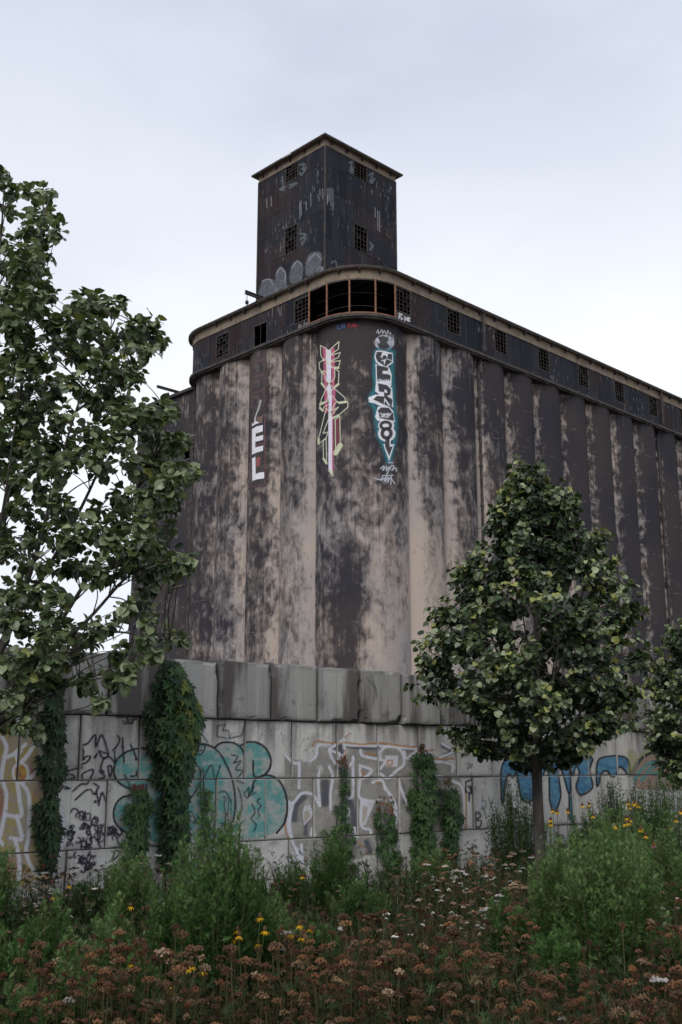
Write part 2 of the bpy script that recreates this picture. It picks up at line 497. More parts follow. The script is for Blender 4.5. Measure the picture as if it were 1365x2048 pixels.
ARC0 = 0.0
SILO = {}
def silo_bay(A, B, h, out, keys, lightside, front=True, key=None):
    global ARC0
    n, nz = (22, 44) if front else (10, 2)
    if h > 2:
        n = 40 if front else 16
    P, sarc, info = arc(A, B, h, out, n)
    zs = np.linspace(0, Z_SOF, nz + 1)
    f = np.linspace(0, 1, n + 1)
    Fm, Zm = np.meshgrid(f, zs)
    Sm = np.tile(sarc, (nz + 1, 1)) + ARC0
    V = Bp(np.tile(P[:, 0], nz + 1), np.tile(P[:, 1], nz + 1), Zm.ravel())
    w = wear_at(keys, Fm.ravel(), Zm.ravel())
    fl = Fm.ravel()
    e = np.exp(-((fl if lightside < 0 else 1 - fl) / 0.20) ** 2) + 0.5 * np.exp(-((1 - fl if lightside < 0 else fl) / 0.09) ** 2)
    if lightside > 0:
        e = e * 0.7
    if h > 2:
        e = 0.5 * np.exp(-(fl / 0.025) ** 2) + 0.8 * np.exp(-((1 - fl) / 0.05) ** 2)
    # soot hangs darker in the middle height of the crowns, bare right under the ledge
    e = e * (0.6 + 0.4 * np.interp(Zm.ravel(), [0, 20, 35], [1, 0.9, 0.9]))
    g = Geo()
    i, j = np.meshgrid(np.arange(nz), np.arange(n), indexing='ij')
    k = n + 1
    q = np.stack([i * k + j, i * k + j + 1, (i + 1) * k + j + 1, (i + 1) * k + j], -1).reshape(-1, 4)
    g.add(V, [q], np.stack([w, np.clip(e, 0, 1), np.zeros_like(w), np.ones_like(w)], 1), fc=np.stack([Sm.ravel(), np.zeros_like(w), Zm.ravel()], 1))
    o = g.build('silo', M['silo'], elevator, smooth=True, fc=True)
    ARC0 += sarc[-1] + 3.7
    if key:
        SILO[key] = (o, info)
    return o

D7 = 1 / math.sqrt(2)
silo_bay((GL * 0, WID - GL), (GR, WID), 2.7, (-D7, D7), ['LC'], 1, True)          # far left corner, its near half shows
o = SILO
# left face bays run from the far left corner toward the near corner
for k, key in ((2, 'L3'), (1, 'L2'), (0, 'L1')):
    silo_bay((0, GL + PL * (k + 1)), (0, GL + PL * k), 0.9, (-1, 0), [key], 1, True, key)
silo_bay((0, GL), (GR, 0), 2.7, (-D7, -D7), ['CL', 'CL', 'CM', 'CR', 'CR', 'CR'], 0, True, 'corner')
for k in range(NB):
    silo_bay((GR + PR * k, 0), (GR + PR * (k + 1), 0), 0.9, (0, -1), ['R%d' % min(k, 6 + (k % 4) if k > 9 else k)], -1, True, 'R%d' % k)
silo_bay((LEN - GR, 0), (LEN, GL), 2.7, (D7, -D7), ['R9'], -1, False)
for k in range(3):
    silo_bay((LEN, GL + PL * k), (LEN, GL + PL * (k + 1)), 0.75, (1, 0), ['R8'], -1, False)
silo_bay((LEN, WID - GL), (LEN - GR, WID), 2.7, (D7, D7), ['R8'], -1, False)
for k in range(NB):
    silo_bay((LEN - GR - PR * k, WID), (LEN - GR - PR * (k + 1), WID), 0.75, (0, 1), ['R8'], -1, False)

def slab(name, o_out, z0, z1, m, o_in=None, parent=None):
    """ring (or full) slab following the rounded outline"""
    P = rrect(o_out)
    n = len(P)
    g = Geo()
    V0, V1 = Bp(P[:, 0], P[:, 1], z0), Bp(P[:, 0], P[:, 1], z1)
    k = np.arange(n)
    k2 = (k + 1) % n
    if o_in is None:
        c0, c1 = Bp(LEN / 2, WID / 2, z0), Bp(LEN / 2, WID / 2, z1)
        g.add(np.concatenate([V0, V1]), [np.stack([k, k2, n + k2, n + k], 1), k[None], (n + k)[None]])
    else:
        Q = rrect(o_in)
        W0, W1 = Bp(Q[:, 0], Q[:, 1], z0), Bp(Q[:, 0], Q[:, 1], z1)
        g.add(np.concatenate([V0, V1, W0, W1]), [np.stack([k, k2, n + k2, n + k], 1), np.stack([k, k2, 2 * n + k2, 2 * n + k], 1),
              np.stack([n + k, n + k2, 3 * n + k2, 3 * n + k], 1), np.stack([2 * n + k, 2 * n + k2, 3 * n + k2, 3 * n + k], 1)])
    return g.build(name, m, parent or elevator)

slab('soffit', 0.96, Z_SOF, Z_SOF + 0.12, M['ledge'])
slab('ledge', 1.1, Z_SOF + 0.122, Z_LED, M['dark'], 0.5)
slab('frieze', 0.87, 38.45, Z_TOP, M['frieze'], 0.74)
slab('eave_soffit', 1.22, Z_TOP + 0.002, Z_TOP + 0.05, M['frieze'], 0.5)
slab('roof', 1.28, Z_TOP + 0.052, Z_ROOF + 0.02, M['dark'])

# brackets under the eaves
def bracket_mesh(d, h):
    g = Geo()
    w = 0.09
    pr = [(0, 0), (d, 0), (d, -0.12), (0.06, -h), (0, -h)]
    V = [(-w / 2, y, z) for y, z in pr] + [(w / 2, y, z) for y, z in pr]
    n = len(pr)
    k = np.arange(n)
    g.add(V, [np.stack([k, (k + 1) % n, n + (k + 1) % n, n + k], 1), k[None, ::-1], (n + k)[None]])
    return g.mesh('bracket', M['dark'])
BR = bracket_mesh(0.34, 0.30)
def place_local(o, P, ex, ey, parent):
    """object whose local x, y, z are ex, ey, up, standing at world P under a translated parent"""
    from mathutils import Matrix
    mw = Matrix(((ex[0], ey[0], 0, P[0]), (ex[1], ey[1], 0, P[1]), (ex[2], ey[2], 1, P[2]), (0, 0, 0, 1)))
    o.matrix_world = mw
    return o
def add_bracket(P, ex, ey):
    o = bpy.data.objects.new('bracket', BR)
    COL.objects.link(o)
    o.parent = elevator
    o.matrix_parent_inverse.translation = -elevator.location
    from mathutils import Matrix
    o.matrix_basis = Matrix(((ex[0], ey[0], 0, P[0]), (ex[1], ey[1], 0, P[1]), (0, 0, 1, P[2]), (0, 0, 0, 1)))
for s in np.arange(5.1, LEN - 4, 2.103):
    add_bracket(Bp(s, -0.875, Z_TOP - 0.004), ER, -EL)
for s in np.arange(4.9, WID - 3.5, 1.96):
    add_bracket(Bp(-0.875, s, Z_TOP - 0.004), EL, -ER)
for k in range(1, 4):
    for (ca, cb, a0) in ((INS, INS, 180), (INS, WID - INS, 90)):
        th = math.radians(a0 + 90 * k / 4)
        d = math.cos(th) * ER + math.sin(th) * EL
        add_bracket(Bp(ca + (INS + 0.875) * math.cos(th), cb + (INS + 0.875) * math.sin(th), Z_TOP - 0.004), np.cross(d, UP), d)

# house on the silos: sheet panels with window openings
gallery = link('gallery_wall', None, elevator)
PANELS = {}
def panel(frame, s0, s1, o, z0, z1, parent, thick=0.05):
    """one siding sheet, edges lapped unevenly"""
    g = Geo()
    j = rng.uniform(0, 0.022)
    t = rng.uniform(-0.006, 0.006)
    L = np.array([(s0 + 0.012, o + j, z0 + 0.012), (s1 - 0.012, o + j + t, z0 + 0.012), (s1 - 0.012, o + j + t, z1 - 0.012), (s0 + 0.012, o + j, z1 - 0.012)])
    K = L.copy()
    K[:, 1] -= thick
    g.add(frame(np.concatenate([L, K])), [[(0, 1, 2, 3), (4, 7, 6, 5), (0, 4, 5, 1), (1, 5, 6, 2), (2, 6, 7, 3), (3, 7, 4, 0)]])
    return g.build('panel', M['siding'], parent)

def window(frame, s0, s1, z0, z1, o, cols, rows, broken=0.55, lean=0.0, label=None):
    """steel sash window: frame, muntins, what is left of the panes"""
    root = link('window', None, elevator)
    if label:
        root['label'] = label
    g = Geo()
    w = 0.075
    for a, b in (((s0, z0), (s1, z0 + w)), ((s0, z1 - w), (s1, z1)), ((s0, z0 + w), (s0 + w, z1 - w)), ((s1 - w, z0 + w), (s1, z1 - w))):
        g.box(frame, (a[0], o - 0.08, a[1]), (b[0], o + 0.03, b[1]))
    g.build('frame', M['dark'], root)
    g = Geo()
    for c in range(1, cols):
        s = s0 + (s1 - s0) * c / cols
        g.box(frame, (s - 0.018, o - 0.05, z0 + w), (s + 0.018, o - 0.012, z1 - w))
    for r in range(1, rows):
        z = z0 + (z1 - z0) * r / rows
        g.box(frame, (s0 + w, o - 0.047, z - 0.02), (s1 - w, o - 0.008, z + 0.02))
    for q in range(3 if rows > 1 else 0):   # bent or hanging bits of sash
        c, r = rng.integers(0, cols), rng.integers(1, rows)
        s, z = s0 + (s1 - s0) * c / cols, z0 + (z1 - z0) * r / rows
        P = frame(np.array([(s + 0.05, o - 0.1, z), (s + (s1 - s0) / cols, o - 0.06, z - rng.uniform(0.1, 0.35))]))
        g.bar(P[0], P[1], 0.03)
    g.build('muntin', M['sash'], root)
    for c in range(cols):
        for r in range(rows):
            if rng.random() > broken:
                a0, a1 = s0 + (s1 - s0) * c / cols + 0.03, s0 + (s1 - s0) * (c + 1) / cols - 0.03
                b0, b1 = z0 + (z1 - z0) * r / rows + 0.03, z0 + (z1 - z0) * (r + 1) / rows - 0.03
                a0, a1, b0, b1 = max(a0, s0 + w), min(a1, s1 - w), max(b0, z0 + w), min(b1, z1 - w)
                g = Geo()
                L = [(a0, o - 0.04, b0), (a1, o - 0.04, b0), (a1, o - 0.04, b1 - (rng.random() < 0.4) * (b1 - b0) * rng.uniform(.2, .7)), (a0, o - 0.04, b1)]
                L += [(x, y - 0.006, z) for x, y, z in L]
                g.add(frame(np.array(L)), [[(0, 1, 2, 3), (7, 6, 5, 4), (0, 4, 5, 1), (1, 5, 6, 2), (2, 6, 7, 3), (3, 7, 4, 0)]])
                g.build('pane', M['glass'], root)
    return root

def gallery_face(frame, s_lo, s_hi, wins, o=0.8, z0=Z_LED, z1=38.45):
    edges = [s_lo]
    for w in wins:
        edges += [w[0], w[1]]
    edges += [s_hi]
    for k in range(0, len(edges), 2):
        a, b = edges[k], edges[k + 1]
        n = max(1, round((b - a) / 0.91)) if b - a > 0.3 else 0
        for i in range(n):
            panel(frame, a + (b - a) * i / n, a + (b - a) * (i + 1) / n, o, z0, z1, gallery)
    for w in wins:
        a, b, y0, y1 = w[:4]
        if y0 - z0 > 0.06:
            panel(frame, a, b, o, z0, y0, gallery)
        if z1 - y1 > 0.06:
            panel(frame, a, b, o, y1, z1, gallery)
FR_, FL_, FB_, FE_ = FRAME('right'), FRAME('left'), FRAME('back'), FRAME('end')
wr = [(3.24, 4.98, 36.33, 38.42)] + [(9.36 + 6.31 * k, 11.1 + 6.31 * k, 36.33, 38.44) for k in range(12)]
wr = [w for w in wr if w[1] < LEN - INS]
gallery_face(FR_, INS, LEN - INS, wr)
for k, w in enumerate(wr):
    window(FR_, *w[:4], 0.8, 4, 6, 0.9 if k == 0 else 0.84)
wl = [(4.85, 6.64, 36.13, 38.17), (9.97, 11.72, 35.55, 37.5), (15.05, 16.82, 35.97, 38.08)]
gallery_face(FL_, 4.85, WID - INS, wl)
window(FL_, *wl[0], 0.8, 4, 6, 0.9)
window(FL_, *wl[1], 0.8, 2, 1, 1.0, label='open doorway with a single upright post')
window(FL_, *wl[2], 0.8, 4, 6, 0.6)
gallery_face(FB_, INS, LEN - INS, [])
gallery_face(FE_, INS, WID - INS, [])
def curved_panels(ca, cb, a0, a1, n):
    for k in range(n):
        g = Geo()
        th = np.radians(np.linspace(a0 + (a1 - a0) * k / n + 0.15, a0 + (a1 - a0) * (k + 1) / n - 0.15, 4))
        j = rng.uniform(0, 0.02)
        L = []
        for r in (INS + 0.8 + j, INS + 0.75 + j):
            for z in (Z_LED + 0.01, 38.44):
                L.append(Bp(ca + r * np.cos(th), cb + r * np.sin(th), z))
        i = np.arange(3)
        V = np.concatenate(L)
        g.add(V, [np.stack([i, i + 1, 4 + i + 1, 4 + i], 1), np.stack([8 + i, 12 + i, 12 + i + 1, 8 + i + 1], 1), [(0, 4, 12, 8), (3, 11, 15, 7)]])
        g.build('panel', M['siding'], gallery)
curved_panels(INS, WID - INS, 90, 180, 7)
curved_panels(LEN - INS, INS, 270, 360, 7)
curved_panels(LEN - INS, WID - INS, 0, 90, 7)

# the open corner: rusted posts, sill and loose rails
def corner_pt(t, o, z):
    """t < 0: metres before the curve on the left face; 0..90 degrees on the curve"""
    if t < 0:
        return Bp(-o, INS - t, z)
    th = math.radians(180 + t)
    return Bp(INS + (INS + o) * math.cos(th), INS + (INS + o) * math.sin(th), z)
for t in (-1.6, 6, 34, 63, 89):
    g = Geo()
    a, b = corner_pt(t, 0.84, Z_LED), corner_pt(t, 0.84, 38.5)
    g.bar(a, b, 0.11, 0.15, up=(0.3, 0.9, 0))
    g.build('post', M['rust'], elevator)
for z, m, r in ((Z_LED + 0.07, 'rust', 0.16), (38.4, 'dark', 0.1), (36.6, 'inside', 0.04), (37.7, 'inside', 0.035)):
    g = Geo()
    ts = [-1.6, -0.8] + list(np.linspace(0, 89, 16))
    oo = 0.9 if m == 'rust' else (0.8 if z > 38 else -0.1)
    pts = np.array([corner_pt(t, oo, z) for t in ts])
    for p, q in zip(pts[:-1], pts[1:]):
        g.bar(p, q, r)
    g.build('sill_rail' if m == 'rust' else 'rail', M[m], elevator)

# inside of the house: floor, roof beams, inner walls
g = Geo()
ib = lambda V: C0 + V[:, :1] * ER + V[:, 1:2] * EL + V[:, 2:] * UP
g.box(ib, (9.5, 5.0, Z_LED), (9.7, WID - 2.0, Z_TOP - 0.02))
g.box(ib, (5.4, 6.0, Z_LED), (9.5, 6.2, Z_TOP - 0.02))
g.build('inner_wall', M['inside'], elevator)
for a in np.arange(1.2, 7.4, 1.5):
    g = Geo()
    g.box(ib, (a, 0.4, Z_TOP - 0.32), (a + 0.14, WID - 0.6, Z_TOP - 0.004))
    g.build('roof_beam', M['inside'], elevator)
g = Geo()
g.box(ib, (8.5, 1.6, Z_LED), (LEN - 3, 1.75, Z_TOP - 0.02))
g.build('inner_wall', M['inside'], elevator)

# drain pipes on the long face and at the far left corner
def pipe(P0, out, zt, zb, jog=0.0):
    g = Geo()
    pts = [P0 + UP * zt, P0 + UP * (Z_SOF + 0.6), P0 + UP * (Z_SOF - 0.5) - out * jog, P0 - out * jog + UP * zb]
    g.tube(pts, 0.12, 8)
    for z in np.arange(2, Z_SOF - 1, 3.4):
        c = P0 - out * jog
        g.tube([c + UP * z, c + UP * (z + 0.14)], 0.165, 8)
    g.build('drainpipe', M['dark'], elevator)
for s in (14.0, 43.55, 72.7):
    k = round((s - GR) / PR)
    pipe(Bp(GR + PR * k + 0.25, -1.1, 0), -EL, Z_TOP - 0.1, 0, 0.75)
g = Geo()
pq = Bp(0.55, 21.55, 0)
g.tube([pq + UP * (Z_SOF - 0.4), pq], 0.14, 8)
for z in np.arange(2, Z_SOF - 1, 3.4):
    g.tube([pq + UP * z, pq + UP * (z + 0.14)], 0.19, 8)
g.build('drainpipe', M['dark'], elevator)

# ------------------------------------------------------------------ tower on top
TA, TB, TS = 3.22, 7.33, 8.93
tower = link('tower_wall', None, elevator)
TF = {
    'left': lambda V: Bp(TA, TB, 0) + V[:, :1] * EL - V[:, 1:2] * ER + V[:, 2:] * UP,
    'right': lambda V: Bp(TA, TB, 0) + V[:, :1] * ER - V[:, 1:2] * EL + V[:, 2:] * UP,
    'back': lambda V: Bp(TA, TB + TS, 0) + V[:, :1] * ER + V[:, 1:2] * EL + V[:, 2:] * UP,
    'end': lambda V: Bp(TA + TS, TB, 0) + V[:, :1] * EL + V[:, 1:2] * ER + V[:, 2:] * UP}
TC = [0, .87, 1.74, 2.61, 3.49, 4.35, 5.21, 6.14, 7.07, 8.0, 8.93]
TZ = [39.2, 41.5, 43.9, 45.6, 48.15, 50.1, 52.62, 54.25]
for side, f in TF.items():
    for r in range(7):
        for c in range(10):
            if r in (3, 6) and c in (4, 5):
                continue
            panel(f, TC[c], TC[c + 1], 0.0, TZ[r], TZ[r + 1], tower, 0.08)
    for r in (3, 6):
        window(f, 3.49, 5.21, TZ[r] + 0.01, TZ[r + 1] - 0.01, 0.0, 4, 6 if r == 3 else 5, 0.75 if not (side == 'right' and r == 6) else 1.0)
    g = Geo()
    g.box(f, (0.0 if side in ('left', 'end') else 0.012, -0.1, 54.26), (TS if side in ('left', 'end') else TS - 0.012, 0.03 if side in ('left', 'end') else 0.028, 54.83))
    g.build('frieze', M['frieze'], elevator)
    for s in np.linspace(0.7, TS - 0.7, 5):
        P = f(np.array([(s, 0.035, 54.825)]))[0]
        ex = f(np.array([(s + 1, 0.035, 54.825)]))[0] - P
        ey = f(np.array([(s, 1.035, 54.825)]))[0] - P
        add_bracket(P, ex, ey)
# corner trims
for a, b in ((0, 0), (0, TS), (TS, 0), (TS, TS)):
    g = Geo()
    p = Bp(TA + a, TB + b, 39.2)
    g.bar(p, p + UP * 15.05, 0.14, 0.14, up=ER)
    g.build('corner_trim', M['dark'], elevator)
g = Geo()
tb = lambda V: Bp(TA, TB, 0) + V[:, :1] * ER + V[:, 1:2] * EL + V[:, 2:] * UP
OV = 0.46
g.box(tb, (-OV, -OV, 54.832), (TS + OV, TS + OV, 54.86))
g.build('eave_soffit', M['frieze'], elevator)
g = Geo()
V = [(-OV - .06, -OV - .06, 54.862), (TS + OV + .06, -OV - .06, 54.862), (TS + OV + .06, TS + OV + .06, 54.862), (-OV - .06, TS + OV + .06, 54.862)]
V += [(x, y, 55.02) for x, y, z in V] + [(TS / 2, TS / 2, 55.2)]
g.add(tb(np.array(V, float)), [[(0, 3, 2, 1), (0, 1, 5, 4), (1, 2, 6, 5), (2, 3, 7, 6), (3, 0, 4, 7)], [(4, 5, 8), (5, 6, 8), (6, 7, 8), (7, 4, 8)]])
g.build('roof', M['dark'], elevator)
# dark inside of the tower with a hole of daylight opposite the broken window
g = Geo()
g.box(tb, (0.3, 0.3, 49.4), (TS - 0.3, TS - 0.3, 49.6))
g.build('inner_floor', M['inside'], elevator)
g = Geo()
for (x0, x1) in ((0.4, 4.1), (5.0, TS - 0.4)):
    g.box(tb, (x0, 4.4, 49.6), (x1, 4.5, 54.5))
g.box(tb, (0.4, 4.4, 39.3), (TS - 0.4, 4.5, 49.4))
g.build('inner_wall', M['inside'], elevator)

# hoist beam and block over the left eave
g = Geo()
hb0, hb1 = Bp(-0.4, 10.6, Z_ROOF + 0.28), Bp(-2.7, 10.6, Z_ROOF + 0.28)
for dz, hh in ((0.13, 0.05), (0, 0.22), (-0.13, 0.05)):
    g.bar(hb0 + UP * dz, hb1 + UP * dz, 0.2 if hh < 0.1 else 0.06, hh)
hoist = g.build('hoist_beam', M['dark'], elevator)
g = Geo()
hk = Bp(-2.5, 10.6, Z_ROOF + 0.1)
g.tube([hk, hk - UP * 0.5], 0.03, 6)
g.tube([hk - UP * 0.5, hk - UP * 0.58, hk - UP * 0.75, hk - UP * 0.88], [0.05, 0.16, 0.16, 0.05], 8)
g.build('pulley_block', M['dark'], hoist)

# ------------------------------------------------------------------ flat annex beyond the left end
annex = thing('annex_building', Bp(4, WID + 4, 0), 'lower flat-walled dark annex beyond the left end of the fluted silos', 'building')
def build_annex():
    f = lambda V: C0 + V[:, :1] * EL + (1.0 - V[:, 1:2]) * ER + V[:, 2:] * UP
    s0, s1, zt = WID - 1.2, 31.2, 35.0
    wins = [(22.75, 24.65, 17.1, 18.6), (22.6, 23.5, 28.6, 30.2), (27.0, 28.6, 28.6, 30.2), (27.0, 28.6, 17.1, 18.6)]
    ss = sorted({s0, s1, *[w[0] for w in wins], *[w[1] for w in wins]})
    zz = sorted({0, zt, *[w[2] for w in wins], *[w[3] for w in wins]})
    g = Geo()
    for a, b in zip(ss[:-1], ss[1:]):
        for c, d in zip(zz[:-1], zz[1:]):
            if any(w[0] <= a and b <= w[1] and w[2] <= c and d <= w[3] for w in wins):
                continue
            L = np.array([(a, 0, c), (b, 0, c), (b, 0, d), (a, 0, d)], float)
            g.add(f(L), [[(0, 1, 2, 3)]], np.array([0.2, 0.12, 0, 1.0]), fc=np.stack([L[:, 0] + 300, L[:, 1], L[:, 2]], 1))
    for a, b in ((s0, -14), (s1, -14)):
        L = np.array([(a, 0, 0), (a, b, 0), (a, b, zt), (a, 0, zt)], float)
        g.add(f(L), [[(0, 1, 2, 3)]], np.array([0.2, 0.1, 0, 1.0]), fc=np.stack([L[:, 1] + 330, L[:, 0], L[:, 2]], 1))
    L = np.array([(s0, -14, 0), (s1, -14, 0), (s1, -14, zt), (s0, -14, zt), (s0, 0, zt - .05), (s1, 0, zt - .05), (s1, -14, zt - .05), (s0, -14, zt - .05)], float)
    g.add(f(L), [[(0, 1, 2, 3), (4, 5, 6, 7)]], np.array([0.2, 0.1, 0, 1.0]), fc=L)
    g.build('wall', M['silo'], annex, fc=True)
    g = Geo()
    g.box(f, (s0, -0.5, zt + 0.002), (s1 + 0.3, 0.3, zt + 0.28))
    g.build('parapet', M['dark'], annex)
    for w in wins:
        r = link('window', None, annex)
        g = Geo()
        g.box(f, (w[0], -0.6, w[2]), (w[1], -0.55, w[3]))
        g.build('shutter', M['inside'], r)
        g = Geo()
        g.box(f, (w[0] - .1, -0.2, w[2] - .12), (w[1] + .1, 0.08, w[2]))
        g.build('sill', M['ledge'], r)
    g = Geo()
    P = f(np.array([(25.0, -1.0, zt + 0.5), (25.0, 2.2, zt + 0.5)]))
    g.bar(P[0], P[1], 0.18, 0.24)
    g.build('outrigger_beam', M['dark'], annex)
build_annex()

# ------------------------------------------------------------------ painted marks
def smooth(pts, closed=False, k=5):
    P = np.asarray(pts, float)
    if len(P) < 3:
        return P
    Q = np.concatenate([P[-1:], P, P[:2]]) if closed else np.concatenate([2 * P[:1] - P[1:2], P, 2 * P[-1:] - P[-2:-1]])
    out = []
    for i in range(1, len(Q) - 2):
        t = np.linspace(0, 1, k, endpoint=False)[:, None]
        a, b, c, d = Q[i - 1], Q[i], Q[i + 1], Q[i + 2]
        out.append(0.5 * (2 * b + (c - a) * t + (2 * a - 5 * b + 4 * c - d) * t ** 2 + (3 * b - a - 3 * c + d) * t ** 3))
    out.append(P[:1] if closed else P[-1:])
    return np.concatenate(out)
def seg_dist(p, A, B):
    d = np.full(len(p), 1e9)
    for a, b in zip(A, B):
        ab = b - a
        t = np.clip(((p - a) @ ab) / max(ab @ ab, 1e-9), 0, 1)
        d = np.minimum(d, np.hypot(*(p - a - t[:, None] * ab).T))
    return d
class Paint:
    """strokes and fills traced in pixels of a crop (ox, oy, scale) of the photograph"""
    def __init__(s, ox, oy, sc):
        s.o = np.array([ox, oy], float)
        s.sc = sc
        s.ops = []
    def px(s, pts):
        return np.asarray(pts, float) / s.sc + s.o
    def stroke(s, pts, w, col, a=1.0, soft=1.0, curve=True, closed=False):
        P = smooth(pts, closed) if curve else np.asarray(pts, float)
        if closed and not curve:
            P = np.concatenate([P, P[:1]])
        s.ops.append(('s', s.px(P), w / s.sc / 2, col, a, soft))
        return s
    def fill(s, pts, col, a=1.0, soft=0.8, curve=False, blot=None):
        P = smooth(pts, True) if curve else np.asarray(pts, float)
        s.ops.append(('f', s.px(P), blot, col, a, soft))
        return s
    def oval(s, cx, cy, rx, ry):
        th = np.linspace(0, 2 * math.pi, 25)[:-1]
        return np.stack([cx + rx * np.cos(th), cy + ry * np.sin(th)], 1)
    def bbox(s):
        P = np.concatenate([o[1] for o in s.ops])
        return P.min(0) - 8, P.max(0) + 8
    def render(s, p):
        C = np.zeros((len(p), 3))
        A = np.zeros(len(p))
        for kind, P, w, col, a, soft in s.ops:
            lo, hi = P.min(0) - 12, P.max(0) + 12
            idx = np.nonzero(((p >= lo) & (p <= hi)).all(1))[0]
            if not len(idx):
                continue
            q = p[idx]
            if kind == 's':
                d = seg_dist(q, P[:-1], P[1:]) if len(P) > 1 else np.hypot(*(q - P[0]).T)
                al = a * np.clip((w + soft / 2 - d) / soft, 0, 1)
                cc = np.array(col)
            else:
                B = np.roll(P, -1, 0)
                ins = np.zeros(len(q), bool)
                for (x0, y0), (x1, y1) in zip(P, B):
                    if y0 != y1:
                        cr = ((y0 > q[:, 1]) != (y1 > q[:, 1])) & (q[:, 0] < (x1 - x0) * (q[:, 1] - y0) / (y1 - y0) + x0)
                        ins ^= cr
                d = seg_dist(q, P, B) * np.where(ins, -1, 1)
                al = a * np.clip((soft / 2 - d) / soft, 0, 1)
                cc = np.array(col)
                if w is not None:                       # blotchy second colour, blot = (colour, pixels, bias)
                    f = np.array([mnoise.fractal(Vector((x / w[1], y / w[1], 3.3)), 0.7, 2.1, 4) for x, y in q])
                    f = np.clip((f + w[2]) * 1.6 + 0.5, 0, 1)[:, None]
                    cc = np.array(col) * (1 - f) + np.array(w[0]) * f
            na = al + A[idx] * (1 - al)
            C[idx] = np.where(na[:, None] > 1e-5, (cc * al[:, None] + C[idx] * (A[idx] * (1 - al))[:, None]) / np.maximum(na, 1e-5)[:, None], 0)
            A[idx] = na
        return np.concatenate([C, A[:, None]], 1)

def sheet(g, V, nu, nv, RGBA):
    """keep the painted cells of a grid of nu x nv vertices"""
    i, j = np.meshgrid(np.arange(nv - 1), np.arange(nu - 1), indexing='ij')
    q = np.stack([i * nu + j, i * nu + j + 1, (i + 1) * nu + j + 1, (i + 1) * nu + j], -1).reshape(-1, 4)
    q = q[(RGBA[q, 3] > 0.02).any(1)]
    if not len(q):
        return
    used = np.unique(q)
    mp = np.zeros(len(V), np.int64)
    mp[used] = np.arange(len(used))
    # unpainted corners take the colour of a painted neighbour so edges fade cleanly
    R = RGBA.copy()
    for f in range(4):
        for h in range(4):
            z = R[q[:, f], 3] <= 0.02
            src = R[q[:, h], 3] > 0.02
            k = z & src
            R[q[k, f], :3] = R[q[k, h], :3]
    g.add(V[used], [mp[q]], R[used])

def paint_silo(key, pt, label, off=0.02, step=0.028):
    o, (cen, R, half, ex, out) = SILO[key]
    lo, hi = pt.bbox()
    th = np.linspace(-half, half, 400)
    z = np.linspace(6, Z_SOF, 300)
    T, Z = np.meshgrid(th, z)
    P = cen + (R + off) * (np.sin(T)[..., None] * ex + np.cos(T)[..., None] * out)
    px = to_px(Bp(P[..., 0].ravel(), P[..., 1].ravel(), Z.ravel()))
    k = ((px >= lo) & (px <= hi)).all(1)
    t0, t1, z0, z1 = T.ravel()[k].min(), T.ravel()[k].max(), Z.ravel()[k].min(), Z.ravel()[k].max()
    nu, nv = int((t1 - t0) * R / step) + 2, int((z1 - z0) / step) + 2
    T, Z = np.meshgrid(np.linspace(t0, t1, nu), np.linspace(z0, z1, nv))
    P = cen + (R + off) * (np.sin(T)[..., None] * ex + np.cos(T)[..., None] * out)
    V = Bp(P[..., 0].ravel(), P[..., 1].ravel(), Z.ravel())
    g = Geo()
    sheet(g, V, nu, nv, pt.render(to_px(V)))
    b = g.build('graffiti', M['paint'], o)
    b['label'] = label

WHT, LAV, YGR, BLK = (0.72, 0.72, 0.76), (0.70, 0.66, 0.78), (0.52, 0.55, 0.36), (0.022, 0.02, 0.024)
PNK, DRED = (0.50, 0.10, 0.20), (0.16, 0.03, 0.05)
# tall pink, white and pale green lettering
p = Paint(600, 640, 5.6875)
letters = [
    [(235, 290), (300, 322), (300, 430), (270, 455), (240, 405)], [(335, 345), (445, 245), (440, 330), (350, 395), (310, 385)],
    [(340, 405), (460, 370), (440, 425), (360, 465), (300, 490)], [(220, 485), (260, 460), (310, 455), (310, 600), (275, 575), (250, 592), (222, 545)],
    [(300, 490), (460, 460), (440, 545), (370, 540), (355, 510)], [(395, 550), (445, 585), (440, 730), (385, 772), (332, 722), (385, 680), (400, 640)],
    [(252, 592), (285, 630), (300, 690), (332, 722), (300, 782), (250, 722)], [(385, 772), (515, 885), (520, 932), (450, 942), (410, 915), (345, 830)],
    [(300, 782), (335, 830), (300, 930), (235, 960), (245, 900)], [(410, 938), (545, 930), (548, 990), (440, 1085), (372, 1118), (360, 1080), (440, 990), (350, 1040)],
    [(230, 945), (335, 918), (332, 962), (275, 990), (260, 1030), (230, 1002)], [(300, 1005), (345, 1050), (330, 1120), (265, 1290), (322, 1272), (300, 1342), (213, 1408), (215, 1350)],
    [(268, 1372), (300, 1350), (305, 1630), (270, 1578)], [(403, 1132), (456, 1095), (462, 1430), (408, 1518)]]
for q in letters:
    p.fill(q, BLK, 0.85)
for q in letters[:-1]:
    n = np.array(q, float)
    lowest = n[n[:, 1].argsort()[-2:]]
    p.stroke(lowest, 26, YGR, 0.9, 1.2, False)
p.fill(letters[-1], DRED, 0.9)
p.stroke([(408, 1512), (460, 1428)], 60, YGR, 0.9, 1, False)
for q in ([(278, 320), (290, 560), (282, 640), (300, 760), (300, 1040)], [(378, 330), (382, 560), (378, 720), (388, 800), (385, 1060)]):
    p.stroke(q, 34, PNK, 0.9, 2.0, False)
p.stroke([(372, 1090), (376, 1705)], 16, PNK, 1, 1.2, False)
p.fill([(300, 322), (340, 348), (356, 335), (356, 690), (332, 722), (358, 765), (368, 900), (358, 1060), (368, 1110), (368, 1705), (380, 1780), (328, 1722),
        (325, 1100), (330, 940), (305, 770), (332, 722), (304, 690)], LAV, 0.97)
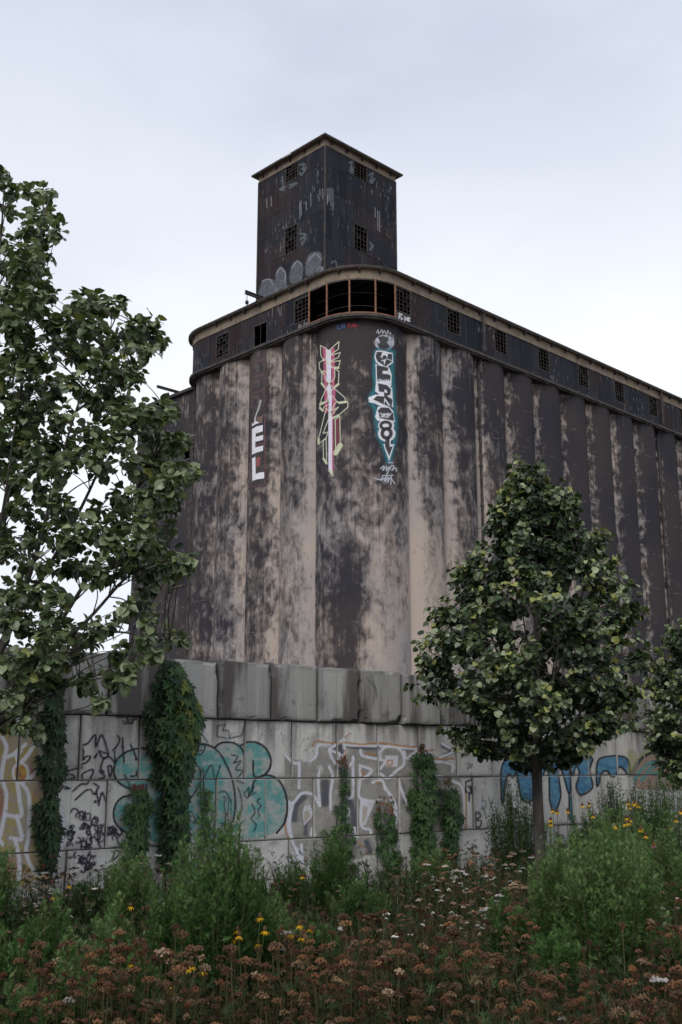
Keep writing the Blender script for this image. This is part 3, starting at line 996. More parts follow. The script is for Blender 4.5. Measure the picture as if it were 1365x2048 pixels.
p.fill([(328, 1700), (378, 1710), (380, 1782), (332, 1724)], YGR, 0.8)
for q in letters:
    p.stroke(q, 9, (0.60, 0.62, 0.46), 0.95, 1.0, False, True)
paint_silo('corner', p, 'tall pink, white and pale green angular graffiti lettering')

# black letters with white edges in a teal haze, ending in an arrow
p = Paint(600, 640, 5.6875)
TEA = (0.03, 0.19, 0.24)
p.stroke([(865, 370), (850, 600), (865, 760), (800, 905), (855, 1000), (868, 1110), (895, 1300), (955, 1440), (1012, 1610)], 50, TEA, 0.75, 7)
p.stroke([(1062, 370), (1050, 560), (1060, 800), (1072, 1000), (1088, 1150), (1082, 1320), (1062, 1440), (1022, 1600)], 50, TEA, 0.75, 7)
p.fill(p.oval(965, 258, 112, 92), (0.52, 0.52, 0.60), 0.92, 1.5, blot=((0.25, 0.26, 0.3), 6, -0.15))
p.stroke([(900, 330), (1000, 320), (1020, 345)], 60, TEA, 0.7, 6)
p.fill([(886, 190), (950, 182), (1016, 208), (990, 258), (1022, 292), (965, 328), (912, 316), (884, 280), (914, 252)], BLK, 0.94)
p.stroke([(905, 300), (960, 335), (1010, 300)], 26, BLK, 0.8, 3)
for q in ([(868, 348), (950, 350), (1056, 375), (1062, 485), (970, 552), (868, 482), (848, 420)], [(862, 498), (1018, 540), (1046, 620), (1042, 752), (868, 722)],
          [(868, 700), (1000, 718), (1052, 780), (1064, 995), (1000, 965), (955, 885), (858, 812)], [(782, 880), (860, 848), (985, 850), (962, 960), (1045, 1004), (930, 985), (840, 945), (786, 934)],
          [(856, 1104), (888, 984), (1000, 978), (1062, 1030), (1084, 1164), (886, 1146)], [(956, 1350), (1034, 1350), (1034, 1415), (1078, 1412), (1016, 1606), (950, 1415), (975, 1405)]):
    p.fill(q, WHT, 0.97)
p.fill(p.oval(983, 1200, 92, 72), WHT, 0.97)
p.fill(p.oval(990, 1292, 100, 92), WHT, 0.97)
for q in ([(880, 366), (940, 366), (930, 410), (975, 400), (992, 430), (1002, 386), (1044, 388), (1044, 470), (974, 524), (890, 468), (868, 420)],
          [(880, 515), (1004, 547), (1000, 582), (945, 580), (945, 612), (1000, 615), (1030, 632), (1024, 684), (885, 692)],
          [(895, 726), (990, 746), (1036, 792), (1026, 850), (992, 862), (1050, 902), (1042, 982), (965, 880), (958, 822), (906, 816)],
          [(838, 905), (880, 866), (962, 872), (952, 960), (902, 932)], [(890, 1032), (930, 997), (1010, 1002), (1056, 1062), (1066, 1142), (910, 1112), (905, 1062)],
          [(976, 1340), (1020, 1340), (1022, 1442), (1056, 1432), (1018, 1542), (972, 1436)]):
    q = np.array(q, float)
    p.fill(q.mean(0) + (q - q.mean(0)) * 1.07, BLK, 0.97)
p.stroke(p.oval(978, 1200, 56, 40), 36, BLK, 0.97, 1, False, True)
p.stroke(p.oval(988, 1290, 50, 52), 42, BLK, 0.97, 1, False, True)
p.fill([(945, 385), (915, 422), (946, 430), (930, 462), (984, 442), (974, 470), (962, 520), (955, 465), (925, 470), (940, 440)], WHT, 0.95)
p.stroke([(990, 440), (1045, 462)], 8, WHT, 0.9, 1, False)
p.fill([(960, 790), (985, 795), (1000, 830), (965, 825)], WHT, 0.95)
p.stroke([(945, 595), (1000, 600)], 10, WHT, 0.9, 1, False)
def scrib(p, x0, y0, x1, y1, n, w, col, a=0.85, seed=0):
    r = random.Random(seed)
    pts = []
    for k in range(n):
        f = k / (n - 1)
        pts.append((x0 + (x1 - x0) * f + r.uniform(-8, 8), y0 + (y1 - y0) * (0.5 + 0.5 * math.sin(k * 2.1 + r.uniform(-.5, .5)))))
    p.stroke(pts, w, col, a, 1.2)
scrib(p, 890, 700, 1020, 675, 14, 9, WHT, 0.8, 1)
scrib(p, 920, 1090, 1040, 1060, 14, 12, WHT, 0.9, 2)
scrib(p, 925, 1110, 1010, 1095, 10, 10, WHT, 0.8, 3)
scrib(p, 880, 160, 1030, 110, 13, 9, WHT, 0.7, 4)
scrib(p, 1020, 150, 1075, 290, 9, 7, WHT, 0.4, 5)
for q in ([(920, 1690), (960, 1660), (945, 1710), (990, 1665), (985, 1715), (1020, 1670), (1000, 1740), (985, 1755)], [(1025, 1700), (1045, 1655), (1070, 1665), (1050, 1710), (1090, 1680), (1100, 1720)],
          [(850, 1800), (910, 1815), (945, 1785), (925, 1825), (965, 1800)], [(960, 1840), (985, 1775), (975, 1830), (1010, 1790), (1000, 1845), (1040, 1780), (1035, 1870)],
          [(940, 1770), (1000, 1770), (1060, 1765)], [(1010, 1620), (1060, 1625)], [(1040, 1800), (1080, 1860)]):
    p.stroke(q, 13, (0.55, 0.56, 0.62), 0.8, 1.4)
paint_silo('corner', p, 'black letters edged in white and teal with a downward arrow', 0.024)

# small blue and red letters under the ledge
p = Paint(600, 640, 5.6875)
for q in ([(450, 65), (432, 70), (432, 98), (460, 100)], [(478, 52), (480, 92)], [(505, 45), (508, 88)], [(480, 72), (505, 68)]):
    p.stroke(q, 11, (0.08, 0.13, 0.33), 0.9, 1.2)
for q in ([(550, 80), (552, 42), (580, 48), (556, 62), (585, 82)], [(605, 38), (607, 78), (645, 72), (612, 58), (640, 48), (605, 38)], [(665, 72), (668, 74)]):
    p.stroke(q, 11, (0.33, 0.04, 0.05), 0.85, 1.4)
paint_silo('corner', p, 'small blue and red letters sprayed under the ledge', 0.03)

# block letters on the left face
p = Paint(490, 820, 12.8)
MAR = (0.11, 0.055, 0.07)
p.fill([(130, -1700), (560, -1800), (540, 1900), (150, 2000)], (0.05, 0.042, 0.05), 0.55, 4, blot=((0.08, 0.06, 0.06), 10, -0.1))
for y in (-1650, -1270, -870, -480):
    p.stroke([(190, y + 120), (190, y + 420), (470, y + 330), (480, y), (330, y + 10), (190, y + 120)], 70, (0.09, 0.055, 0.05), 0.55, 2.5)
    p.stroke([(260, y + 160), (340, y + 140), (340, y + 260)], 80, (0.12, 0.10, 0.09), 0.5, 3)
p.stroke([(520, -1760), (540, -1680)], 60, (0.4, 0.4, 0.42), 0.6, 2)
p.fill([(290, 190), (460, 150), (450, 310), (350, 330), (330, 280)], (0.15, 0.11, 0.08), 0.9)
p.fill([(180, 345), (225, 350), (260, 210), (285, 240), (290, 300), (330, 280), (345, 330), (450, 310), (300, 350), (185, 420)], WHT, 0.95)
p.stroke([(255, 230), (350, -50), (400, -250)], 30, (0.5, 0.5, 0.52), 0.85, 1.2, False)
p.stroke([(350, 20), (420, -240)], 40, (0.3, 0.27, 0.28), 0.6, 2, False)
p.fill([(185, 490), (300, 420), (460, 385), (460, 545), (280, 600), (280, 692), (472, 640), (465, 765), (270, 815), (268, 958), (474, 908), (464, 1040), (300, 1090), (185, 1145)], WHT, 0.97)
p.fill([(190, 1240), (270, 1195), (278, 1640), (380, 1600), (496, 1590), (496, 1748), (300, 1775), (192, 1820)], WHT, 0.97)
p.fill([(290, 1220), (420, 1205), (380, 1300), (385, 1440), (290, 1450)], (0.30, 0.08, 0.08), 0.8, 2)
p.stroke([(180, 330), (520, 100), (500, 700), (530, 1500), (520, 1900), (180, 1970), (160, 1000), (180, 330)], 26, (0.17, 0.07, 0.08), 0.7, 1.6, False)
p.stroke([(280, 905), (380, 870), (500, 860)], 22, (0.25, 0.09, 0.1), 0.7, 1.5)
paint_silo('L2', p, 'white block letters in a dark red frame')

# silver fills and faint tags on the tower, tags by the gallery windows
def paint_flat(frame, o, pt, label, parent, s_rng, z_rng, step=0.04, stuff=False):
    nu, nv = int((s_rng[1] - s_rng[0]) / step) + 2, int((z_rng[1] - z_rng[0]) / step) + 2
    S, Z = np.meshgrid(np.linspace(*s_rng, nu), np.linspace(*z_rng, nv))
    V = frame(np.stack([S.ravel(), np.full(S.size, o), Z.ravel()], 1))
    g = Geo()
    sheet(g, V, nu, nv, pt.render(to_px(V)))
    if not g.n:
        print('NOTHING PAINTED', label)
        return
    b = g.build('graffiti', M['paint'], parent)
    b['label'] = label
    if stuff:
        b['kind'] = 'stuff'
SLV = (0.105, 0.115, 0.135)
p = Paint(360, 240, 2.73)
for q in ([(430, 1000), (440, 905), (470, 868), (520, 880), (540, 960), (520, 1000)], [(520, 940), (525, 840), (550, 800), (580, 830), (585, 900), (600, 930), (560, 960)],
          [(600, 880), (610, 800), (640, 765), (672, 790), (672, 850), (650, 900)], [(690, 850), (690, 770), (720, 725), (770, 725), (775, 780), (745, 830)],
          [(740, 830), (760, 800), (790, 800), (790, 835)], [(430, 990), (600, 905), (790, 830), (790, 860), (430, 1020)]):
    p.fill(q, SLV, 0.68, 2.0, True, blot=((0.16, 0.17, 0.19), 5, -0.1))
for q in ([(450, 880), (490, 870), (510, 900)], [(528, 840), (550, 808), (575, 835), (575, 880)], [(612, 810), (640, 772), (665, 790)], [(700, 770), (740, 732), (772, 760)], [(765, 805), (780, 810), (770, 825)]):
    p.stroke(q, 5, (0.3, 0.31, 0.33), 0.7, 1.2)
FNT = (0.16, 0.19, 0.20)
for q in ([(655, 245), (680, 240), (670, 270), (690, 260), (665, 300), (655, 290)], [(560, 310), (565, 370), (550, 380), (570, 385)], [(600, 355), (640, 345), (600, 370)],
          [(655, 620), (690, 625), (660, 650), (685, 640), (670, 680)], [(545, 380), (575, 365)]):
    p.stroke(q, 9, FNT, 0.55, 2)
for x, y0, y1 in ((655, 450, 540), (662, 440, 520), (690, 445, 490), (765, 380, 410), (780, 375, 430), (500, 420, 470), (760, 420, 440), (715, 400, 470), (475, 430, 480)):
    p.stroke([(x, y0), (x + 1, y1)], 4, (0.34, 0.34, 0.36), 0.6, 1.4, False)
paint_flat(TF['left'], 0.045, p, 'silver-grey rounded graffiti fills on the dark siding', tower, (0.05, TS - 0.05), (39.3, 54.2))
p = Paint(360, 240, 2.73)
for q in ([(925, 235), (940, 230), (930, 280), (945, 260), (940, 290)], [(1035, 300), (1055, 290), (1040, 340), (1062, 320), (1050, 345)], [(1040, 670), (1055, 690), (1040, 710), (1050, 680)],
          [(830, 780), (850, 770), (860, 800), (890, 800)]):
    p.stroke(q, 10, FNT, 0.55, 2)
for x, y0, y1 in ((805, 375, 460), (815, 375, 440), (825, 372, 470), (836, 375, 490), (808, 410, 450), (1080, 495, 600), (1090, 500, 610), (1066, 480, 530), (1048, 385, 400)):
    p.stroke([(x, y0), (x + 1, y1)], 4, (0.36, 0.36, 0.38), 0.6, 1.4, False)
paint_flat(TF['right'], 0.045, p, 'faint tags and white paint runs on the dark siding', tower, (0.05, TS - 0.05), (39.3, 54.2), stuff=True)
p = Paint(780, 560, 2.333)
p.fill([(27, 145), (100, 170), (96, 190), (28, 186)], (0.07, 0.068, 0.075), 0.8, 1.5)
for q in ([(42, 190), (44, 155), (58, 160), (46, 170), (60, 182), (44, 190)], [(70, 172), (70, 190), (78, 182), (70, 172)], [(90, 176), (82, 176), (82, 190), (92, 191)], [(83, 184), (90, 184)], [(86, 178), (94, 179), (86, 192), (95, 193)]):
    p.stroke(q, 4, WHT, 0.85, 1.0, False)
paint_flat(FR_, 0.845, p, 'small white sprayed letters below the corner window', gallery, (3.22, 5.0), (Z_LED, 36.3), 0.03)
p = Paint(360, 540, 2.73)
for q in ([(650, 320), (655, 300), (668, 312), (652, 315)], [(678, 310), (680, 292)], [(690, 305), (692, 290), (704, 300)]):
    p.stroke(q, 5, (0.3, 0.31, 0.33), 0.7, 1.0)
paint_flat(FL_, 0.845, p, 'small pale tag below the left corner window', gallery, (4.87, 6.62), (Z_LED, 36.1), 0.03)
p = Paint(360, 240, 2.73)
for q in ([(557, 190), (559, 208)], [(566, 186), (567, 203)], [(558, 199), (566, 195)], [(571, 203), (573, 184), (578, 195), (582, 180), (584, 198)], [(588, 196), (592, 177), (597, 192)], [(604, 172), (598, 176), (604, 184), (599, 188)]):
    p.stroke(q, 4, WHT, 0.8, 0.9, False)
paint_flat(lambda V: tb(np.stack([-OV - .064 + 0 * V[:, 0], V[:, 0], V[:, 2]], 1)), 0, p, 'small white letters on the roof edge', elevator, (0, TS), (54.867, 55.015), 0.03)

# ------------------------------------------------------------------ concrete block wall
AW = math.radians(50.84)
EW = np.array([math.sin(AW), math.cos(AW), 0])
NW = np.array([math.cos(AW), -math.sin(AW), 0])          # toward the camera
_a = math.atan2(120 - 682.5, F_PX * CP - (1024 - 1500) * SP)
W0 = np.array([12.6 * math.sin(_a), 12.6 * math.cos(_a), 0])
WF = lambda V: W0 + V[:, :1] * EW + V[:, 1:2] * NW + V[:, 2:] * UP
wall = thing('block_wall', W0 + EW * 5, 'stacked pale concrete block wall covered in graffiti below the silos', 'wall')
ROWS = [(0.0, 0.752), (0.752, 1.487), (1.487, 2.193), (2.193, 2.905)]
def joints(row):
    known = {3: [-.2, .54, 1.27, 2.01, 2.79, 3.53, 4.25, 5.0], 2: [-.46, .24, .97, 1.70, 2.43, 3.15, 3.88, 4.59, 5.34],
             1: [-.13, .6, 1.31, 2.03, 2.75, 3.5, 4.22, 4.95, 5.67, 6.4], 0: [-.58, .15, .88, 1.63, 2.38, 3.12, 3.85, 4.58, 5.31, 6.05]}[row]
    j = list(known)
    while j[0] > -5.5:
        j.insert(0, j[0] - 0.735)
    while j[-1] < 19.5:
        j.append(j[-1] + 0.735 + random.uniform(-.015, .015))
    return j
BLOCKS = []
def build_block(s0, s1, z0, z1, row):
    top = row == 3
    gap = 0.009 if not top else random.uniform(0.011, 0.018)
    a, b, c, d = s0 + gap, s1 - gap, z0 + (0.005 if row else 0), z1 - 0.005
    front = random.uniform(-0.012, 0.012) + (random.uniform(0.025, 0.065) if top else 0)
    u = np.array([0, .018, .05, .13, .26, .4, .55, .7, .84, .94, .982, 1]) if not top else np.array([0, .016, .035, .07, .12, .18, .26, .36, .5, .64, .74, .82, .88, .93, .965, .984, 1])
    U, Wd = np.meshgrid(u, u)
    S, Z = a + (b - a) * U, c + (d - c) * Wd
    if top:
        ti, cr = random.uniform(-.02, .02), random.uniform(-.022, .016)
        jag = np.array([[0.014 * mnoise.noise(Vector((x * 9, 7, s0))) for x in r] for r in S])
        Z = Z + Wd * (ti * (U - .5) + cr) + (Wd > 0.95) * jag
    ed = np.minimum(np.minimum(U, 1 - U), np.minimum(Wd, 1 - Wd))
    rad = 0.035 if not top else 0.032
    r = np.clip(1 - ed / rad, 0, 1)
    depth = r ** 2 * (0.010 if not top else 0.014)
    N = np.zeros_like(S)
    for i in range(S.shape[0]):
        for k in range(S.shape[1]):
            v = mnoise.fractal(Vector((S[i, k] * 3, Z[i, k] * 3, row * 5.0)), 0.8, 2, 4)
            N[i, k] = v
    if top:
        depth = depth + np.clip(1 - ed / .075, 0, 1) * np.clip(N * 4 - 0.7, 0, 1) * 0.05
        # broken lower corners
        for cu, cw, amt in ((0, 0, random.random()), (1, 0, random.random())):
            dd = np.hypot((U - cu) * (b - a), (Wd - cw) * (d - c))
            if amt > 0.8:
                depth = depth + np.clip(1 - dd / (0.07 + 0.06 * amt), 0, 1) * 0.06
    else:
        depth = depth + r * np.clip(N, 0, 1) * 0.015
    Y = front - depth
    n = len(u)
    V = np.stack([S.ravel(), Y.ravel(), Z.ravel()], 1)
    i, k = np.meshgrid(np.arange(n - 1), np.arange(n - 1), indexing='ij')
    q = np.stack([i * n + k, i * n + k + 1, (i + 1) * n + k + 1, (i + 1) * n + k], -1).reshape(-1, 4)
    g = Geo()
    e = np.clip(1 - ed.ravel() / 0.09, 0, 1)
    colr = np.stack([e, e * 0, e * 0, e * 0 + 1], 1)
    g.add(WF(V), [q], colr, fc=np.stack([V[:, 0], V[:, 1] * 0, V[:, 2]], 1))
    rim = list(range(n)) + [n * t + n - 1 for t in range(1, n)] + [n * (n - 1) + t for t in range(n - 2, -1, -1)] + [n * t for t in range(n - 2, 0, -1)]
    R0 = V[rim]
    R1 = R0.copy()
    R1[:, 1] = -0.66
    m = len(rim)
    t = np.arange(m)
    g.add(WF(np.concatenate([R0, R1])), [np.stack([t, m + t, m + (t + 1) % m, (t + 1) % m], 1), (m + t)[None]], np.array([1, 0, 0, 1.0]),
          fc=np.concatenate([R0, R1]))
    ob = g.build('concrete_block', M['topblock'] if top else M['block'], wall, smooth=False, fc=True)
    if not top:
        BLOCKS.append((a + 0.008, b - 0.008, c + 0.006, d - 0.006, front))
    return ob
for row, (z0, z1) in enumerate(ROWS):
    j = joints(row)
    for s0, s1 in zip(j[:-1], j[1:]):
        build_block(s0, s1, z0, z1, row)

def paint_wall(pt, label, off):
    lo, hi = pt.bbox()
    g = Geo()
    for a, b, c, d, fr in BLOCKS:
        if a > 13 or b < -2:
            continue
        P = to_px(WF(np.array([(a, fr, c), (b, fr, c), (b, fr, d), (a, fr, d)])))
        if (P.max(0) < lo).any() or (P.min(0) > hi).any():
            continue
        st = 0.011 if a < 5 else 0.014
        nu, nv = int((b - a) / st) + 2, int((d - c) / st) + 2
        S, Z = np.meshgrid(np.linspace(a, b, nu), np.linspace(c, d, nv))
        V = WF(np.stack([S.ravel(), np.full(S.size, fr + off), Z.ravel()], 1))
        sheet(g, V, nu, nv, pt.render(to_px(V)))
    o = g.build('graffiti', M['paint'], wall)
    o['label'] = label

# yellow, peach and white letters at the far left
p = Paint(0, 1430, 4.55)
WP = (0.72, 0.72, 0.78)
p.fill([(-60, 60), (100, 60), (330, 150), (380, 600), (560, 880), (560, 1250), (450, 1480), (150, 1560), (-60, 1600)], (0.46, 0.36, 0.25), 0.62, 4, blot=((0.48, 0.38, 0.08), 22, -0.12))
p.fill([(-60, 680), (30, 680), (45, 900), (-60, 960)], (0.36, 0.10, 0.10), 0.6, 4)
p.fill([(60, 1300), (160, 1330), (160, 1500), (60, 1500)], (0.42, 0.2, 0.14), 0.6, 4)
p.fill([(170, 640), (235, 690), (250, 1100), (215, 1120), (180, 800)], (0.40, 0.37, 0.33), 0.7, 2)
p.fill(p.oval(190, 530, 62, 85), (0.46, 0.13, 0.06), 0.85, 2, blot=((0.55, 0.35, 0.03), 8, 0.1))
p.stroke([(150, 480), (200, 560), (200, 600)], 22, (0.4, 0.05, 0.1), 0.7, 2)
p.stroke([(285, 500), (300, 520)], 30, (0.42, 0.08, 0.16), 0.7, 2)
p.stroke([(325, 690), (305, 775)], 12, (0.42, 0.06, 0.12), 0.8, 1.5)
p.stroke([(225, 85), (275, 165)], 30, (0.60, 0.24, 0.14), 0.6, 2)
p.stroke([(480, 640), (545, 620), (500, 660)], 50, (0.30, 0.03, 0.03), 0.8, 3)
p.stroke([(580, 310), (595, 340)], 26, (0.58, 0.28, 0.16), 0.5, 3)
for q in ([(20, 200), (60, 290), (35, 420), (10, 600)], [(40, 390), (110, 365), (150, 335), (235, 265)], [(165, 20), (155, 150)], [(170, 440), (150, 350), (190, 330)], [(195, 430), (250, 370), (320, 260)],
          [(160, 620), (180, 780), (190, 920), (50, 910)], [(30, 610), (60, 720), (55, 820), (40, 930), (5, 1100)], [(200, 620), (265, 740), (262, 1100), (240, 1230), (280, 1370), (380, 1480)],
          [(155, 920), (190, 1060), (195, 1130), (100, 1120)], [(140, 1130), (180, 1330), (170, 1500)], [(560, 850), (578, 1000), (550, 1250), (500, 1330)], [(0, 1140), (30, 1180)], [(280, 570), (360, 500)]):
    p.stroke(q, 38, WP, 0.92, 1.5)
p.stroke(p.oval(190, 530, 68, 92), 24, WP, 0.92, 1.5, True, True)
p.stroke([(80, 960), (110, 1010), (90, 1060), (130, 1080)], 8, (0.5, 0.42, 0.05), 0.8, 1.2)
paint_wall(p, 'yellow and peach graffiti with thick white outlines', 0.003)

# teal bubble letters
p = Paint(0, 1280, 2.4375)
TEAL = (0.10, 0.42, 0.40)
p.fill([(558, 620), (575, 580), (620, 545), (680, 528), (735, 525), (820, 530), (920, 520), (970, 507), (1045, 525), (1080, 502), (1130, 500), (1190, 508), (1240, 496), (1300, 535), (1322, 585), (1290, 660),
        (1340, 668), (1385, 720), (1400, 830), (1375, 900), (1330, 945), (1250, 968), (1050, 960), (900, 975), (760, 985), (640, 955), (590, 920), (560, 880), (556, 830), (575, 785), (640, 742), (590, 700), (560, 660)],
       (0.50, 0.54, 0.50), 0.66, 2, blot=(TEAL, 20, 0.02))
p.fill([(1110, 640), (1200, 560), (1210, 900), (1150, 900)], (0.42, 0.41, 0.38), 0.6, 5)
for q in ([(735, 525), (680, 528), (620, 545), (575, 580), (558, 625), (562, 665), (590, 702), (640, 724), (700, 728)], [(640, 758), (600, 766), (570, 795), (556, 840), (562, 885), (590, 920), (640, 950), (700, 960)],
          [(905, 525), (970, 506), (1030, 518), (1075, 555), (1105, 610), (1130, 670), (1145, 740), (1148, 820), (1136, 885)], [(1045, 527), (1080, 502), (1130, 500), (1170, 520), (1192, 560), (1196, 640)],
          [(1170, 518), (1210, 497), (1260, 503), (1300, 533), (1322, 585), (1312, 632), (1285, 660), (1245, 668), (1236, 640), (1236, 590)], [(1230, 740), (1240, 690), (1280, 662), (1330, 665), (1372, 700), (1398, 770), (1400, 840), (1385, 895), (1350, 940)],
          [(910, 700), (922, 680), (905, 640)], [(715, 705), (712, 800), (722, 890)]):
    p.stroke(q, 10, BLK, 0.97, 1.0)
for q in ([(960, 610), (980, 640), (975, 700), (920, 790)], [(1075, 610), (1050, 680), (1030, 610), (985, 690)], [(905, 840), (930, 880), (955, 890), (930, 835), (905, 870)], [(960, 880), (1000, 820), (1035, 830), (1020, 930)],
          [(920, 555), (985, 555), (998, 515), (970, 500)], [(925, 540), (990, 540)], [(1130, 560), (1160, 570), (1140, 600), (1175, 590), (1150, 630), (1185, 640), (1155, 680), (1190, 700)],
          [(1160, 720), (1175, 760), (1180, 820), (1160, 870)], [(1200, 740), (1215, 720), (1210, 770), (1190, 750), (1200, 740)], [(1230, 800), (1245, 840), (1225, 870), (1250, 900), (1240, 930)], [(1240, 715), (1215, 760), (1250, 740)],
          [(1270, 770), (1255, 790), (1275, 810), (1258, 830), (1268, 860)], [(1065, 745), (1100, 740), (1130, 790)], [(1020, 735), (1040, 745), (1022, 750), (1020, 735)]):
    p.stroke(q, 7, BLK, 0.9, 0.9)
for q in ([(570, 265), (610, 265), (605, 300), (575, 300)], [(600, 395), (640, 405), (665, 385), (650, 365), (620, 380), (610, 360)], [(1060, 420), (1100, 410), (1085, 440), (1115, 440), (1120, 480), (1180, 465), (1190, 420)], [(975, 440), (1000, 420), (985, 460), (1015, 500)],
          [(1060, 420), (1060, 470), (1110, 480)]):
    p.stroke(q, 7, (0.08, 0.08, 0.12), 0.6, 1.6, False)
paint_wall(p, 'teal bubble graffiti outlined in black', 0.005)

# black tags and dense curls
p = Paint(0, 1430, 4.55)
INK = (0.03, 0.027, 0.045)
for q in ([(735, 275), (800, 258), (868, 180), (876, 292), (928, 180), (992, 352)], [(735, 275), (762, 330), (760, 400)], [(755, 402), (800, 373), (826, 385), (790, 430), (745, 450), (748, 480)],
          [(862, 385), (885, 352), (872, 385)], [(900, 325), (990, 358), (945, 396), (900, 325)], [(945, 390), (1000, 380), (1045, 432)], [(945, 400), (920, 480), (950, 520), (908, 508), (957, 560), (888, 590)],
          [(985, 470), (1010, 460), (1020, 500), (1003, 565), (988, 500), (985, 470)], [(550, 540), (650, 500), (742, 478)], [(550, 556), (640, 538), (685, 568), (600, 592)], [(750, 580), (760, 530), (852, 500), (802, 620), (740, 630), (668, 692)],
          [(858, 622), (902, 655), (880, 690), (902, 800)], [(900, 825), (932, 708), (972, 800)], [(690, 770), (780, 690), (830, 680), (860, 722), (885, 690)], [(1075, 185), (1092, 230), (1060, 290), (1028, 322)],
          [(1118, 205), (1120, 290), (1132, 430)], [(1190, 265), (1215, 320), (1246, 400)], [(1045, 330), (1050, 420)], [(550, 690), (580, 650), (640, 670), (590, 670)], [(1135, 545), (1160, 590), (1180, 640)], [(1245, 510), (1240, 550), (1190, 560)]):
    p.stroke(q, 15, INK, 0.92, 1.0)
for q in ([(870, 788), (872, 791)], [(760, 400), (762, 404)], [(1120, 288), (1121, 292)], [(1242, 398), (1244, 402)]):
    p.stroke(q, 26, INK, 0.9, 1.0, False)
for q in ([(1070, 20), (1160, 8), (1162, 50), (1240, 40), (1240, 10)], [(1130, 80), (1212, 74), (1216, 20)]):
    p.stroke(q, 16, INK, 0.7, 2.0, False)
r_ = random.Random(11)
def curl(cx, cy, r, w):
    t0 = r_.uniform(0, 6.3)
    n = r_.randint(4, 7)
    sw = r_.uniform(2.4, 5.2) * r_.choice((-1, 1))
    p.stroke([(cx + r * (1 - 0.35 * k / n) * math.cos(t0 + sw * k / n), cy + r * 1.15 * (1 - 0.35 * k / n) * math.sin(t0 + sw * k / n)) for k in range(n + 1)], w, INK, 0.9, 0.9)
for k in range(30):                                     # band that falls from the upper left to the lower right
    f = k / 29
    curl(690 + 380 * f + r_.uniform(-22, 22), 885 + 210 * f + r_.uniform(-35, 35), r_.uniform(18, 42), r_.uniform(11, 16))
for k in range(34):
    curl(r_.uniform(620, 900), r_.uniform(1010, 1200), r_.uniform(14, 38), r_.uniform(10, 15))
for k in range(16):
    curl(r_.uniform(690, 860), r_.uniform(1215, 1420), r_.uniform(18, 44), r_.uniform(12, 17))
for q in ([(1040, 1060), (1085, 1090), (1070, 1140), (1105, 1190)], [(1010, 1215), (1050, 1210), (1030, 1320), (1095, 1250), (1050, 1230)], [(920, 1400), (985, 1400), (985, 1450), (950, 1480), (965, 1530)], [(890, 1060), (900, 1160), (960, 1110), (890, 1050)]):
    p.stroke(q, 12, INK, 0.9, 1.0)
paint_wall(p, 'thin black tags and dense black curls', 0.007)

# white, grey and orange arrow lettering
p = Paint(570, 1450, 3.592)
ORG, GRY, NVY = (0.50, 0.22, 0.06), (0.28, 0.265, 0.25), (0.075, 0.08, 0.115)
p.fill([(0, 230), (190, 275), (240, 160), (330, 160), (540, 175), (700, 160), (840, 180), (960, 175), (1190, 260), (1290, 450), (1300, 740), (820, 770), (620, 800), (650, 900), (540, 960), (240, 960), (130, 1000), (30, 840), (30, 560), (0, 530)],
       GRY, 0.55, 4, blot=((0.40, 0.38, 0.33), 16, 0.0))
for q, w in (([(385, 140), (400, 225)], 50), ([(345, 262), (390, 298), (440, 312)], 26), ([(140, 520), (80, 580), (70, 680)], 40), ([(290, 420), (290, 560)], 60), ([(470, 560), (505, 680), (480, 740)], 50),
             ([(430, 150), (560, 165), (690, 160)], 24), ([(820, 400), (850, 460), (860, 560)], 20), ([(1140, 150), (1205, 190), (1150, 215)], 30), ([(150, 620), (150, 780)], 30), ([(590, 840), (610, 900)], 40), ([(340, 190), (380, 180)], 30), ([(850, 175), (960, 185)], 18)):
    p.stroke(q, w, NVY, 0.75, 5)
for q in ([(320, 175), (400, 120), (470, 66), (420, 135), (560, 148), (690, 152), (960, 172)], [(320, 182), (390, 205), (400, 240), (440, 195), (425, 155)], [(0, 212), (60, 270), (100, 275)], [(180, 262), (225, 220), (240, 150), (320, 140)],
          [(320, 190), (360, 272), (440, 302), (490, 262), (490, 230)], [(490, 240), (490, 480), (470, 525), (440, 512)], [(105, 270), (103, 450)], [(258, 300), (240, 400), (252, 580)], [(320, 300), (345, 370), (330, 480), (330, 610)],
          [(0, 535), (60, 558), (120, 492), (200, 500), (250, 580)], [(60, 560), (35, 700), (60, 850), (130, 985)], [(545, 182), (562, 222), (690, 250), (722, 262), (690, 312)], [(540, 290), (625, 328), (552, 382), (540, 290)],
          [(690, 240), (692, 185), (760, 146), (838, 190), (857, 280), (800, 330), (740, 382), (690, 352)], [(630, 412), (700, 400), (722, 462)], [(540, 400), (538, 520), (640, 548), (682, 540)], [(552, 540), (550, 722), (612, 752), (620, 790)],
          [(722, 450), (790, 560), (802, 680), (762, 752)], [(820, 400), (840, 470), (880, 560)], [(858, 190), (872, 242), (930, 200), (960, 180)], [(1130, 132), (1212, 190), (1115, 232)], [(1040, 302), (1082, 265), (1200, 282), (1205, 335)],
          [(1060, 370), (1125, 370)], [(1212, 402), (1280, 462), (1292, 700), (1252, 742)], [(500, 740), (522, 802)], [(1000, 220), (1045, 195), (1040, 290)], [(430, 560), (460, 620), (440, 700)], [(190, 790), (200, 740), (215, 790)], [(120, 860), (125, 960)]):
    p.stroke(q, 21, WP, 0.92, 1.4)
